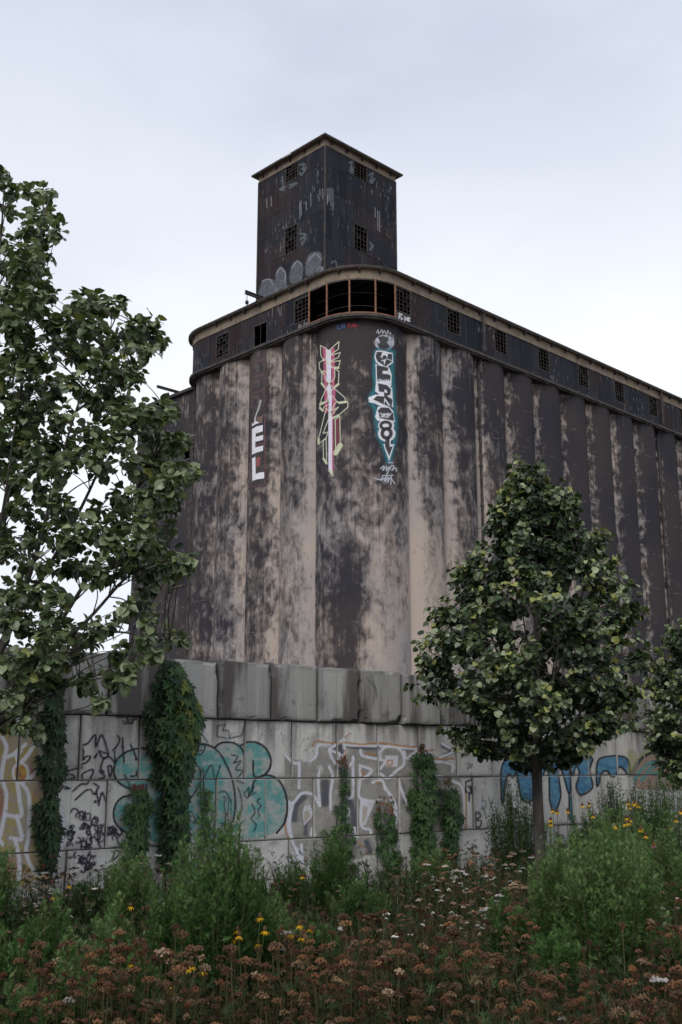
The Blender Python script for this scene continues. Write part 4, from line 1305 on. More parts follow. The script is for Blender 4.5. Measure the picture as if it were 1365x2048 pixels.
for q in ([(140, 582), (180, 568), (210, 640), (138, 725), (128, 630)], [(722, 220), (816, 220), (810, 302), (724, 296)], [(550, 548), (650, 548), (580, 720), (552, 720)], [(735, 470), (795, 560), (800, 690), (765, 740), (775, 600)], [(0, 530), (60, 560), (35, 700), (50, 800), (20, 800), (0, 700)], [(90, 870), (140, 985), (60, 985)]):
    p.fill(q, WP, 0.85, 2)
p.fill([(140, 620), (165, 610), (190, 650), (140, 705)], (0.42, 0.36, 0.27), 0.9, 1.5)
p.fill([(560, 580), (600, 590), (570, 700), (555, 700)], (0.40, 0.34, 0.25), 0.8, 1.5)
for q in ([(200, 152), (230, 115), (330, 130), (420, 128)], [(430, 125), (560, 140), (680, 130), (830, 150), (960, 162)], [(435, 90), (470, 60)], [(8, 600), (8, 750), (32, 822)], [(590, 202), (652, 215)], [(738, 255), (772, 255), (766, 286), (740, 286), (738, 255)],
          [(548, 330), (566, 350), (550, 380)], [(1030, 190), (1060, 180)], [(1302, 480), (1302, 742)], [(745, 560), (772, 620), (765, 690)], [(535, 845), (556, 872)], [(1050, 250), (1210, 240)], [(440, 180), (432, 240), (410, 250)], [(655, 412), (685, 410)], [(835, 375), (840, 385)], [(1070, 830), (1075, 870)]):
    p.stroke(q, 12, ORG, 0.85, 1.3)
paint_wall(p, 'white and grey graffiti arrow lettering with orange edges', 0.004)

p = Paint(570, 1450, 3.592)
for q in ([(1338, 395), (1302, 408), (1300, 480), (1342, 492), (1332, 440), (1318, 440)], [(1330, 452), (1365, 455)], [(1348, 425), (1344, 490)], [(1325, 490), (1325, 545)]):
    p.stroke(q, 11, INK, 0.92, 1.0, False)
for q in ([(1300, 280), (1330, 270), (1310, 320), (1345, 280), (1340, 310)], [(1420, 500), (1420, 600), (1450, 560), (1425, 540)], [(1465, 520), (1480, 570), (1500, 520), (1470, 610)], [(1400, 590), (1440, 610)]):
    p.stroke(q, 7, INK, 0.55, 1.2)
for q in ([(1372, 740), (1372, 640), (1392, 625), (1405, 655), (1380, 680), (1412, 690), (1402, 730), (1376, 735)],):
    p.stroke(q, 10, INK, 0.85, 1.0)
    p.stroke([(1385, 600), (1405, 570)], 40, WP, 0.6, 4)
paint_wall(p, 'small black initials and thin tags', 0.007)

# blue letters behind the middle tree
p = Paint(1000, 1440, 3.739)
BLU = (0.06, 0.20, 0.36)
blue = [[(15, 600), (12, 380), (40, 300), (100, 256), (200, 262), (242, 420), (245, 600), (170, 590), (140, 470), (125, 380), (100, 430), (70, 400), (40, 470), (28, 600)],
        [(310, 380), (330, 285), (430, 260), (500, 300), (525, 400), (528, 540), (512, 540), (480, 420), (448, 350), (440, 420), (455, 570), (410, 690), (375, 600), (370, 420), (345, 365), (320, 420)],
        [(535, 285), (688, 280), (670, 380), (695, 500), (610, 560), (572, 500), (597, 400), (570, 345), (545, 420)],
        [(725, 480), (730, 320), (780, 277), (900, 270), (960, 300), (972, 420), (930, 370), (895, 350), (870, 410), (840, 420), (800, 378), (760, 400), (740, 480)]]
for q in blue:
    p.fill(q, BLU, 0.88, 2, blot=((0.12, 0.32, 0.46), 14, 0.0))
for q in blue:
    p.stroke(q, 13, BLK, 0.93, 1.2, True, True)
p.fill([(515, 555), (545, 580), (548, 750), (515, 740)], (0.05, 0.13, 0.17), 0.85, 1.5)
p.stroke([(520, 545), (518, 740)], 10, BLK, 0.9, 1, False)
p.stroke([(545, 560), (548, 750)], 9, BLK, 0.9, 1, False)
p.stroke([(985, 250), (1000, 300), (980, 380)], 60, (0.42, 0.42, 0.12), 0.4, 5)
paint_wall(p, 'blue graffiti letters outlined in black', 0.005)
p = Paint(1000, 1440, 3.739)
p.fill([(985, 410), (1060, 290), (1150, 232), (1270, 290), (1340, 330), (1500, 340), (1500, 520), (1040, 520)], (0.46, 0.30, 0.22), 0.85, 2, blot=((0.40, 0.33, 0.28), 14, 0.0))
p.stroke([(975, 395), (1050, 275), (1135, 226)], 14, (0.45, 0.46, 0.12), 0.8, 1.5)
p.stroke([(988, 402), (1060, 290), (1148, 238)], 22, BLK, 0.9, 1.2)
for q in ([(1010, 445), (1060, 370), (1150, 312), (1260, 320)], [(1060, 455), (1120, 372), (1200, 330), (1212, 382), (1140, 402)], [(1290, 400), (1300, 340), (1350, 310)]):
    p.stroke(q, 24, (0.06, 0.33, 0.31), 0.85, 1.5)
paint_wall(p, 'peach and green swirl graffiti', 0.005)

# ------------------------------------------------------------------ leaves
from mathutils import Matrix
def leaf_template():
    M0, M1, M2, M3 = (0, .06, 0), (0, .38, -.03), (0, .70, -.10), (0, .98, -.24)
    R0, R1, R2 = (.30, -.05, .05), (.52, .25, .12), (.44, .64, .0)
    mir = lambda p: (-p[0], p[1], p[2])
    V = [M0, M1, M2, M3, R0, R1, R2, mir(R0), mir(R1), mir(R2)]
    Q = [(0, 4, 5, 1), (1, 5, 6, 2), (0, 1, 8, 7), (1, 2, 9, 8)]
    T = [(2, 6, 3), (2, 3, 9)]
    return np.array(V, float), [np.array(Q), np.array(T)]
LEAF = leaf_template()
def creeper_template():
    """five leaflets fanned from one point"""
    V, Q = [], []
    for a, l in ((-95, .62), (-48, .85), (0, 1.0), (48, .85), (95, .62)):
        t = math.radians(a)
        c, s_ = math.cos(t), math.sin(t)
        base = len(V)
        for x, y, z in ((0, .04, 0), (.17, .5, .03), (0, 1.0, -.14), (-.17, .5, .03), (0, .5, -.03)):
            x, y = x * l * 1.15, y * l
            V.append((x * c + y * s_, y * c - x * s_, z * l))
        Q += [(base, base + 1, base + 4), (base + 1, base + 2, base + 4), (base + 2, base + 3, base + 4), (base + 3, base, base + 4)]
    return np.array(V, float), [np.array(Q)]
CREEP = creeper_template()
def lobed_template():
    """narrow cut leaf of a weed"""
    V, Q = [], []
    for a, l, y0 in ((0, 1.0, 0), (-40, .5, .22), (42, .5, .3), (-38, .38, .5), (36, .36, .55)):
        t = math.radians(a)
        c, s_ = math.cos(t), math.sin(t)
        b = len(V)
        for x, y, z in ((0, 0, 0), (.052, .45, .02), (0, 1, -.12), (-.052, .45, .02)):
            x, y = x * (0.6 + l * .5), y * l
            V.append((x * c + y * s_, y * c - x * s_ + y0, z * l))
        Q.append((b, b + 1, b + 2, b + 3))
    return np.array(V, float), [np.array(Q)]
LOBED = lobed_template()
def blade_template():
    V = [(-.06, 0, 0), (.06, 0, 0), (.05, .5, .03), (-.05, .5, .03), (0, 1, -.12)]
    return np.array(V, float), [np.array([(0, 1, 2, 3)]), np.array([(3, 2, 4)])]
BLADE = blade_template()

def frames(axis, normal):
    """leaf axis -> local y, normal -> local z (made orthogonal)"""
    y = norm(axis)
    z = norm(normal - (normal * y).sum(-1, keepdims=True) * y)
    x = np.cross(y, z)
    return np.stack([x, y, z], -1)

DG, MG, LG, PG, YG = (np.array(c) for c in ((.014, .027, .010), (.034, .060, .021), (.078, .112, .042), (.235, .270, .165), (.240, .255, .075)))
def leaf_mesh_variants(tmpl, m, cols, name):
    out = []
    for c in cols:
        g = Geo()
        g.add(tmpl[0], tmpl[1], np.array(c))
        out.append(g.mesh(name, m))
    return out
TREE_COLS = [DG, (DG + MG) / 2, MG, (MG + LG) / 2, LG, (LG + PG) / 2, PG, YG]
TREE_LEAF = leaf_mesh_variants(LEAF, M['leaf'], TREE_COLS, 'leaf')

def leaf_parts(root, R, T, S, ci, meshes, mat, cols, tmpl, score, name='foliage', limit=300):
    """the leaves that show largest become parts of their own, the others one mass"""
    order = np.argsort(-score)
    own, rest = order[:limit], order[limit:]
    inv = Matrix.Translation(-root.location)
    for k in own:
        o = bpy.data.objects.new('leaf', meshes[ci[k]])
        COL.objects.link(o)
        o.parent = root
        o.matrix_parent_inverse = inv
        r = R[k] * S[k]
        o.matrix_basis = Matrix(((r[0, 0], r[0, 1], r[0, 2], T[k, 0]), (r[1, 0], r[1, 1], r[1, 2], T[k, 1]), (r[2, 0], r[2, 1], r[2, 2], T[k, 2]), (0, 0, 0, 1)))
    if len(rest):
        g = Geo()
        cc = np.array(cols)[ci[rest]] * rng.uniform(0.75, 1.3, (len(rest), 1))
        g.copies(tmpl[0], tmpl[1], R[rest], T[rest], S[rest], cc)
        f = g.build(name, mat, root)
        f['kind'] = 'stuff'

def curve_pts(P, n=8):
    return smooth(P, False, n)

def leaf_shoot(P, n, size, out, tipcol=True, spread=0.06, light=0.0):
    """leaves along a twig polyline P; returns arrays"""
    P = np.asarray(P, float)
    t = rng.uniform(0.15, 1.0, n) ** 0.8
    idx = t * (len(P) - 1)
    i = np.minimum(idx.astype(int), len(P) - 2)
    pos = P[i] + (idx - i)[:, None] * (P[i + 1] - P[i])
    d = norm(P[-1] - P[0])
    side = rng.normal(0, 1, (n, 3))
    ax = norm(side * 0.65 + out * 0.45 + d * 0.2 + np.array([0, 0, -0.75]))
    nr = norm(np.array([0, 0, 0.75]) + out * 0.55 + rng.normal(0, 0.5, (n, 3)))
    pos = pos + ax * spread * rng.uniform(0.2, 1, (n, 1))
    S = size * rng.uniform(0.62, 1.15, n)
    return frames(ax, nr), pos, S, t

def crown_tree(base, fork_z, prof, axis_u, depth, n_shoots, leaf, label, seed, trunk_r, lean=0.0):
    """prof: rows (pixel y, left x, right x) of the crown's outline in the photograph, turned to metres at the trunk's depth"""
    global rng
    rng = np.random.default_rng(seed)
    root = thing('linden_tree', base, label, 'tree', 'linden trees in front of the wall')
    pr = []
    for v, l, r in prof:
        P, Q, Cc = at(l, v, depth), at(r, v, depth), at(axis_u, v, depth)
        pr.append((Cc[2], Cc[0] - P[0], Q[0] - Cc[0], Cc[0]))
    pr = np.array(sorted(pr))
    ztop, zbot = pr[-1, 0], pr[0, 0]
    def radius(z, phi):
        l, r = np.interp(z, pr[:, 0], pr[:, 1]), np.interp(z, pr[:, 0], pr[:, 2])
        c = math.cos(phi)
        side = r if c > 0 else l
        av = (l + r) / 2
        return side * abs(c) + av * (1 - abs(c))
    cx = lambda z: np.interp(z, pr[:, 0], pr[:, 3])
    # trunk and leader
    g = Geo()
    zs = np.array([0, 0.15, fork_z * 0.5, fork_z, fork_z + 0.6, zbot + (ztop - zbot) * .55, zbot + (ztop - zbot) * .85, ztop - 0.1])
    rr = np.array([1.35, 1.05, 0.95, 0.88, 0.62, 0.38, 0.16, 0.05]) * trunk_r
    xx = np.interp(zs, [0, fork_z, ztop], [base[0], cx(fork_z), cx(ztop)])
    pts = np.stack([xx + rng.normal(0, .012, 8), np.full(8, base[1]) + rng.normal(0, .02, 8), zs], 1)
    g.tube(curve_pts(pts, 4), np.interp(np.arange(len(curve_pts(pts, 4))), np.linspace(0, len(curve_pts(pts, 4)) - 1, 8), rr), 9)
    g.build('trunk', M['bark'], root, smooth=True)
    leader = lambda z: np.array([np.interp(z, zs, pts[:, 0]), np.interp(z, zs, pts[:, 1]), z])
    # limbs
    limbs = []
    for k in range(13):
        phi = k * 2.399 + rng.uniform(-.3, .3)
        z0 = fork_z - 0.05 + (ztop - fork_z) * 0.55 * (k / 12) ** 1.1
        z1 = min(z0 + (ztop - z0) * rng.uniform(.30, .55), ztop - .3)
        R1 = radius(z1, phi) * 0.72
        a = leader(z0)
        b = np.array([cx(z1) + R1 * math.cos(phi), base[1] + R1 * math.sin(phi), z1])
        mid = a * 0.55 + b * 0.45 + np.array([math.cos(phi), math.sin(phi), 0]) * 0.12 - UP * 0.05
        P = curve_pts([a, mid, b], 7)
        g = Geo()
        g.tube(P, np.linspace(trunk_r * (0.42 - 0.02 * k), 0.006, len(P)), 6)
        limbs.append((P, g))
    Rs, Ts, Ss, Cs, Sc = [], [], [], [], []
    allP = np.concatenate([P for P, g in limbs])
    own = np.concatenate([np.full(len(P), i) for i, (P, g) in enumerate(limbs)])
    boughs = []
    nb = int(n_shoots / 8.5)
    for k in range(nb):
        zf = (k + rng.uniform(0, 1)) / nb
        z1 = zbot + (ztop - zbot) * (0.03 + 0.96 * zf ** 1.15)
        phi = k * 2.399 + rng.uniform(-.5, .5)
        inner = rng.random() < 0.22
        R1 = radius(z1, phi) * (rng.uniform(.35, .7) if inner else rng.uniform(.80, 1.0))
        boughs.append((z1, phi, R1, inner))
    for k in range(n_shoots):
        # shoots gather in boughs whose ends lie on the crown's outline
        z1, phi, R1, inner = boughs[k % nb]
        spr = 0.165 if ztop - zbot > 2.5 else 0.15
        b = np.array([cx(z1) + R1 * math.cos(phi), base[1] + R1 * math.sin(phi), z1]) + rng.normal(0, 1, 3) * np.array([spr, spr, spr * .75])
        z1 = b[2]
        rr_ = math.hypot(b[0] - cx(z1), b[1] - base[1])
        phi = math.atan2(b[1] - base[1], b[0] - cx(z1))
        lim = radius(min(max(z1, zbot), ztop), phi) * 1.05 + .03
        if rr_ > lim:
            b[0] = cx(z1) + lim * math.cos(phi)
            b[1] = base[1] + lim * math.sin(phi)
            rr_ = lim
        R1 = rr_
        outv = np.array([math.cos(phi), math.sin(phi), 0.25])
        low = allP[:, 2] < z1 - 0.05
        d2 = ((allP - b) ** 2).sum(1) + (~low) * 5
        j = int(d2.argmin())
        a = allP[j]
        if np.linalg.norm(b - a) > 0.9:
            a = b + (a - b) * 0.9 / np.linalg.norm(b - a)
        P = curve_pts([a, (a + b) / 2 + UP * rng.uniform(-0.02, .06), b + UP * 0.03], 5)
        P = P[-8:]
        limbs[own[j]][1].tube(P, np.linspace(0.009, 0.0025, len(P)), 4)
        n = int(rng.integers(15, 27))
        R, T, S, t = leaf_shoot(P, n, leaf, outv, spread=leaf * 0.85)
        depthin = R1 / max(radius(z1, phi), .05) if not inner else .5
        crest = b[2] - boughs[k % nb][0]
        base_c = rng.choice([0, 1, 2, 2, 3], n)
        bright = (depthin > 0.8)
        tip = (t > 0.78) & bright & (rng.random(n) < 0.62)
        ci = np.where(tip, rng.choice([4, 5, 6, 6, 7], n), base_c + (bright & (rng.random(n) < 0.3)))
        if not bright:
            ci = np.minimum(ci, 1)  # inner leaves keep the darkest greens, crown shade put into their colour
        if rng.random() < (0.46 if crest > .06 else .06) and bright:                     # pale undersides, mostly on bough tops: highlight put into the leaf colour
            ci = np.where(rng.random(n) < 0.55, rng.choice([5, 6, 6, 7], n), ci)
        Rs.append(R); Ts.append(T); Ss.append(S); Cs.append(ci)
        Sc.append(depthin * 2 - T[:, 1] * 0.8 + rng.uniform(0, .6, n))
    for P, g in limbs:
        g.build('branch', M['bark'], root, smooth=True)
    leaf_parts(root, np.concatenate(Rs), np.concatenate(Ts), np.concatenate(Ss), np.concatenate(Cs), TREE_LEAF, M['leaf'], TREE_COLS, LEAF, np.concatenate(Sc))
    return root

# middle tree
PROF_MID = [(935, 1040, 1068), (960, 1030, 1105), (1000, 1010, 1146), (1040, 985, 1155), (1070, 968, 1180), (1095, 955, 1236), (1130, 930, 1236), (1160, 898, 1232), (1200, 885, 1258), (1230, 862, 1266), (1270, 842, 1262),
            (1300, 834, 1296), (1330, 822, 1318), (1360, 828, 1290), (1400, 836, 1272), (1440, 852, 1258), (1475, 862, 1222), (1500, 915, 1190), (1520, 1000, 1130)]
b_ = at(1086, 1795, 14.0)
crown_tree(np.array([b_[0], 14.0, 0.0]), 1.62, PROF_MID, 1072, 14.0, 960, 0.081, 'small full linden tree with a dense pointed crown, standing whole in view', 5, 0.07)
# tree cut by the right edge
PROF_R = [(1225, 1392, 1428), (1250, 1350, 1460), (1300, 1332, 1500), (1350, 1308, 1530), (1400, 1302, 1545), (1440, 1292, 1560), (1480, 1294, 1560), (1520, 1312, 1540), (1550, 1332, 1510), (1580, 1380, 1470)]
b_ = at(1425, 1700, 17.3)
crown_tree(np.array([b_[0], 17.3, 0.0]), 1.45, PROF_R, 1425, 17.3, 620, 0.08, 'dense dark linden tree cut off by the right edge of the view', 9, 0.075)

# loose tree at the left edge: limbs and leaf clusters traced, each at a depth of its own
CLUS = [(8, 345, 12), (20, 380, 18), (10, 415, 14), (60, 385, 20), (95, 390, 18), (85, 430, 28), (60, 460, 25), (95, 470, 22), (50, 500, 28), (80, 510, 22), (60, 530, 25), (40, 545, 22), (90, 560, 20), (15, 575, 20), (70, 585, 25),
        (100, 590, 15), (20, 610, 30), (70, 610, 28), (95, 640, 15), (45, 650, 25), (30, 700, 30), (170, 600, 30), (205, 610, 28), (235, 610, 18), (150, 640, 28), (185, 650, 22), (125, 640, 18), (120, 690, 28), (160, 700, 25),
        (95, 715, 20), (60, 700, 25), (270, 655, 25), (300, 660, 22), (285, 690, 25), (320, 680, 10), (260, 690, 18), (210, 700, 12), (225, 680, 12), (190, 720, 28), (240, 740, 28), (210, 760, 28), (270, 750, 22), (145, 760, 28),
        (110, 770, 22), (90, 800, 22), (40, 820, 25), (240, 790, 25), (200, 800, 25), (240, 830, 28), (280, 830, 25), (330, 825, 25), (345, 830, 12), (300, 860, 28), (340, 890, 28), (365, 885, 12), (220, 870, 28), (180, 860, 25),
        (150, 890, 28), (60, 850, 28), (100, 880, 28), (30, 890, 28), (80, 920, 28), (130, 930, 25), (200, 920, 28), (260, 920, 28), (310, 930, 28), (350, 940, 25), (385, 945, 15), (340, 970, 25), (290, 980, 28), (330, 1010, 25),
        (250, 1000, 25), (30, 960, 28), (80, 970, 20), (110, 1010, 28), (140, 1020, 25), (40, 1020, 22), (200, 1020, 15), (240, 1040, 25), (285, 1040, 25), (330, 1050, 20), (180, 1060, 22), (220, 1080, 28), (270, 1080, 25), (310, 1090, 25),
        (140, 1080, 22), (100, 1070, 20), (60, 1080, 15), (250, 1120, 25), (290, 1130, 25), (330, 1125, 22), (365, 1110, 18), (375, 1135, 10), (340, 1150, 12), (130, 1130, 25), (170, 1130, 28), (210, 1140, 22), (300, 1170, 20),
        (280, 1200, 18), (50, 1130, 20), (20, 1180, 28), (70, 1180, 25), (110, 1190, 20), (290, 1230, 20), (240, 1220, 18), (210, 1250, 20), (170, 1270, 28), (130, 1260, 22), (80, 1260, 28), (30, 1250, 30), (60, 1300, 28), (20, 1310, 28),
        (110, 1310, 25), (150, 1300, 20), (240, 1300, 15), (290, 1280, 15), (330, 1275, 18), (355, 1275, 10), (310, 1300, 18), (270, 1320, 18), (220, 1345, 20), (250, 1360, 18), (165, 1360, 20), (200, 1395, 12), (50, 1350, 25), (20, 1390, 28),
        (90, 1350, 25), (60, 1400, 22), (15, 1440, 20), (50, 1450, 15), (75, 1470, 10), (5, 480, 20), (12, 525, 22), (5, 650, 24), (15, 740, 26), (25, 785, 22), (70, 760, 20), (8, 850, 26), (60, 890, 22), (8, 930, 26), (5, 1060, 24), (70, 1045, 18), (20, 1100, 22), (85, 1125, 18), (5, 1220, 26), (100, 1225, 22), (120, 830, 22), (60, 730, 20)]
def left_tree():
    global rng
    rng = np.random.default_rng(21)
    D = 9.9
    b0 = at(-95, 1800, D)
    base = np.array([b0[0], D, 0.0])
    root = thing('linden_tree', base, 'tall loose-crowned linden tree reaching in from the left edge, sky between its branches', 'tree', 'linden trees in front of the wall')
    fork = at(-85, 1520, D)
    g = Geo()
    P = curve_pts([base, base * .5 + fork * .5 + np.array([.02, 0, 0]), fork], 6)
    g.tube(P, np.linspace(.13, .095, len(P)), 10)
    g.build('trunk', M['bark'], root, smooth=True)
    L = [([(-70, 1490), (30, 1370), (130, 1230), (220, 1080), (300, 930), (335, 840)], .3), ([(-75, 1470), (20, 1260), (75, 1100), (115, 950), (160, 800), (230, 640)], -.5),
         ([(-80, 1470), (-20, 1200), (15, 1000), (40, 800), (62, 600), (88, 430)], .1), ([(-60, 1500), (60, 1398), (110, 1376), (170, 1362), (240, 1352)], .5), ([(-65, 1480), (60, 1340), (170, 1245), (260, 1150), (335, 1120)], -.3),
         ([(-75, 1470), (0, 1290), (100, 1130), (180, 980), (240, 830), (290, 680)], .6), ([(-60, 1490), (60, 1370), (200, 1270), (300, 1275), (340, 1280)], .0), ([(-85, 1470), (-60, 1100), (-30, 800), (0, 500), (10, 360)], -.2),
         ([(-90, 1480), (-160, 1250), (-220, 1000), (-230, 760)], .3), ([(-90, 1480), (-220, 1380), (-330, 1200), (-380, 1000)], -.3), ([(-88, 1480), (-120, 1150), (-110, 850), (-90, 560)], .9), ([(-80, 1480), (-10, 1330), (40, 1180), (60, 1000)], 1.3), ([(-80, 1480), (-60, 1250), (0, 1050), (30, 850)], -1.2)]
    limbs, allP, own = [], [], []
    for i, (px, dy) in enumerate(L):
        n = len(px)
        P = curve_pts([at(u, v, D + dy * (k / (n - 1)) ** .8 * 1.2) for k, (u, v) in enumerate(px)], 6)
        P[0] = fork + np.array([0, 0, -.05])
        g = Geo()
        g.tube(P, (.006 + .027 * np.linspace(1, 0, len(P)) ** 1.3) * (0.7 if i in (3, 6) else 1), 7)
        limbs.append(g)
        allP.append(P)
        own.append(np.full(len(P), i))
    allP, own = np.concatenate(allP), np.concatenate(own)
    cl = [(u, v, r) for u, v, r in CLUS]
    r2 = np.random.default_rng(4)
    for k in range(95):
        cl.append((r2.uniform(-420, -15), r2.uniform(420, 1420), r2.uniform(18, 30)))
    Rs, Ts, Ss, Cs, Sc = [], [], [], [], []
    for u, v, r in cl:
        for rep in range(3 if r > 21 else 2):
            dy = rng.uniform(-0.9, 0.9)
            p0 = at(u + rng.uniform(-9, 9) * rep, v + rng.uniform(-9, 9) * rep, D + dy)
            hd = np.hypot(allP[:, 0] - p0[0], allP[:, 1] - p0[1])
            low = (allP[:, 2] < p0[2] - 0.03 - .45 * hd)
            d2 = ((allP - p0) ** 2).sum(1) + (~low) * 3
            j = int(d2.argmin())
            a = allP[j]
            far = np.linalg.norm(p0 - a)
            P = curve_pts([a, a * .65 + p0 * .35 + UP * .07 * far + rng.normal(0, .03, 3) * far, a * .3 + p0 * .7 + UP * .05 * far + rng.normal(0, .04, 3) * far, p0], 5)
            limbs[own[j]].tube(P, np.linspace(0.0035 + .005 * min(far, 1), .0022, len(P)), 5)
            rad = r * D / 2254
            n = int(6 + r * 0.8)
            P2 = np.stack([p0 - norm(p0 - a) * rad * 1.1, p0, p0 + norm(p0 - a) * rad * .35])
            outv = norm(p0 - fork) * 0.6 + np.array([0, -0.3, 0.1])
            R, T, S, t = leaf_shoot(P2, n, 0.084, outv, spread=rad * 1.05)
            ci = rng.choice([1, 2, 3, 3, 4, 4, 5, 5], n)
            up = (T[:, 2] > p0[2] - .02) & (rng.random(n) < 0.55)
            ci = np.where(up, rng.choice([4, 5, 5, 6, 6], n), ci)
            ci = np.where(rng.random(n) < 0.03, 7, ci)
            Rs.append(R); Ts.append(T); Ss.append(S); Cs.append(ci)
            Sc.append((u > -5) * 3.0 - T[:, 1] + rng.uniform(0, 1.5, n))
    for g in limbs:
        g.build('branch', M['bark'], root, smooth=True)
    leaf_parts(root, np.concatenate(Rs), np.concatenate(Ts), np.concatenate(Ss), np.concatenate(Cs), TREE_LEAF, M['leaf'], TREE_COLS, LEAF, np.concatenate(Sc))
left_tree()

# ------------------------------------------------------------------ creepers on the wall
VINE_COLS = [(.013, .032, .014), (.024, .056, .022), (.038, .084, .030), (.062, .125, .040), (.12, .18, .035), (.19, .21, .04), (.115, .050, .034), (.15, .07, .045)]
VINE_LEAF = leaf_mesh_variants(CREEP, M['vine'], VINE_COLS, 'leaf')
def wall_sz(u, v):
    """pixel -> (s, z) on the wall face"""
    x, f, z = u - 682.5, F_PX * CP - (1024 - v) * SP, F_PX * SP + (1024 - v) * CP
    A = np.array([[x, -EW[0]], [f, -EW[1]]])
    t, s = np.linalg.solve(A, W0[:2])
    return s, EYE + t * z
def vine(rows, n, label, size=0.085, seed=0, red_top=0.0, yellow=0.0, bulge=0.10, cols=(0, 1, 1, 2)):
    """rows: (pixel y, left x, right x) from top to bottom"""
    global rng
    rng = np.random.default_rng(100 + seed)
    prof = []
    for v, l, r in rows:
        s0, z0 = wall_sz(l, v)
        s1, z1 = wall_sz(r, v)
        prof.append(((z0 + z1) / 2, s0, s1))
    prof = np.array(sorted(prof))
    zb = max(prof[0, 0] - 0.3, 0.0)
    foot = WF(np.array([((prof[0, 1] + prof[0, 2]) / 2, 0.1, 0.0)]))[0]
    root = thing('creeper_vine', foot, label, 'vine', 'creepers climbing the block wall')
    zt = prof[-1, 0]
    wdt = prof[:, 2] - prof[:, 1]
    cdf = np.cumsum(np.maximum(wdt, .03))
    z = np.interp(rng.uniform(0, cdf[-1], n), np.concatenate([[0], cdf]), np.concatenate([[zb], prof[:, 0]]))
    s0, s1 = np.interp(z, prof[:, 0], prof[:, 1]), np.interp(z, prof[:, 0], prof[:, 2])
    f = rng.uniform(0, 1, n)
    wob = np.array([0.07 * mnoise.noise(Vector((ff * 1.5, zz * 5, seed))) for zz, ff in zip(z, f)])
    s = s0 + (s1 - s0) * f + wob
    o = 0.05 + bulge * (1 - (2 * f - 1) ** 2) * rng.uniform(0.1, 1.0, n) * np.clip((s1 - s0) / 0.35, .3, 1.2)
    # stems
    g = Geo()
    for k in range(3):
        zz = np.linspace(0, zt - 0.02, 14)
        c = np.interp(zz, prof[:, 0], prof[:, 1] + (prof[:, 2] - prof[:, 1]) * (0.3 + 0.2 * k))
        c = c + rng.normal(0, .012, 14)
        g.tube(WF(np.stack([c, np.full(14, 0.035 + .015 * k), zz], 1)), np.linspace(.011, .003, 14), 5)
    g.build('stem', M['bark'], root, smooth=True)
    ax = -UP * 0.9 + EW * rng.normal(0, 0.5, (n, 1)) + NW * rng.uniform(0.1, 0.6, (n, 1))
    nr = NW + UP * 0.55 + rng.normal(0, .28, (n, 3))
    S = size * 1.35 * rng.uniform(0.65, 1.15, n)
    ci = rng.choice(cols, n)
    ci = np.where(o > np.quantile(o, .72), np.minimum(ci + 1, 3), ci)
    if yellow:
        m = (f > 0.45) & (z > zt - 0.45 * (zt - zb)) & (rng.random(n) < yellow)
        ci = np.where(m, rng.choice([3, 4, 4, 5], n), ci)
    if red_top:
        m = (z > zt - red_top) & (rng.random(n) < 0.85)
        ci = np.where(m, rng.choice([6, 6, 7], n), ci)
        S = np.where(z > zt - red_top, S * .6, S)
    leaf_parts(root, frames(ax, nr), WF(np.stack([s, o, z], 1)), S, ci, VINE_LEAF, M['vine'], VINE_COLS, CREEP, o + rng.uniform(0, .05, n), limit=300)
vine([(1322, 325, 345), (1345, 308, 365), (1380, 298, 378), (1430, 285, 398), (1470, 287, 392), (1510, 300, 380), (1560, 306, 372), (1610, 312, 362), (1660, 315, 365), (1690, 320, 360)], 760,
     'broad dark creeper rising above the wall top between teal graffiti letters', 0.088, 1, yellow=.5, bulge=.2)
vine([(1365, 78, 118), (1400, 75, 122), (1440, 78, 125), (1480, 80, 120), (1530, 78, 120), (1570, 82, 110), (1600, 70, 118), (1630, 66, 112), (1660, 75, 112), (1705, 80, 108)], 300,
     'narrow dark creeper hanging over the yellow graffiti at the left', 0.085, 2, bulge=.14, cols=(0, 0, 1, 1))
vine([(1568, 262, 284), (1590, 256, 290), (1640, 248, 290), (1690, 248, 288)], 120, 'short bright green creeper on the lower left of the teal graffiti', 0.082, 3, red_top=.06, cols=(2, 2, 3, 3))
vine([(1530, 394, 404), (1580, 396, 410), (1620, 396, 416), (1660, 392, 420)], 46, 'thin young creeper climbing the middle of the teal graffiti', 0.06, 4, red_top=.12, bulge=.05, cols=(2, 3, 3, 4))
vine([(1590, 445, 456), (1640, 442, 462), (1690, 436, 470)], 40, 'sparse reddish creeper beside a black curve of the teal graffiti', 0.062, 5, red_top=.2, bulge=.05, cols=(2, 3, 3))
vine([(1510, 672, 684), (1540, 676, 690), (1580, 680, 692), (1610, 670, 692), (1650, 660, 695), (1700, 650, 702), (1760, 645, 705)], 190, 'slender creeper spreading downwards over the white and grey graffiti', 0.068, 6, red_top=.16, bulge=.08, cols=(1, 2, 2, 3))
vine([(1590, 746, 776), (1625, 746, 782), (1650, 748, 785), (1690, 752, 790), (1720, 756, 792)], 150, 'short creeper with bare red shoots on the white and grey graffiti', 0.07, 7, red_top=.22, bulge=.09, cols=(1, 2, 2, 3))
vine([(1488, 828, 842), (1510, 824, 850), (1545, 818, 864), (1600, 815, 866), (1650, 818, 858), (1700, 822, 860)], 330, 'thick upright creeper standing left of a thinner one near the middle tree', 0.085, 8, red_top=.12, bulge=.14, cols=(1, 2, 2, 3))
vine([(1555, 884, 896), (1580, 878, 908), (1620, 876, 914), (1660, 878, 912), (1710, 880, 905)], 210, 'thinner creeper nearest the middle tree, right of a thick upright one', 0.082, 9, red_top=.12, bulge=.12, cols=(1, 1, 2, 2))

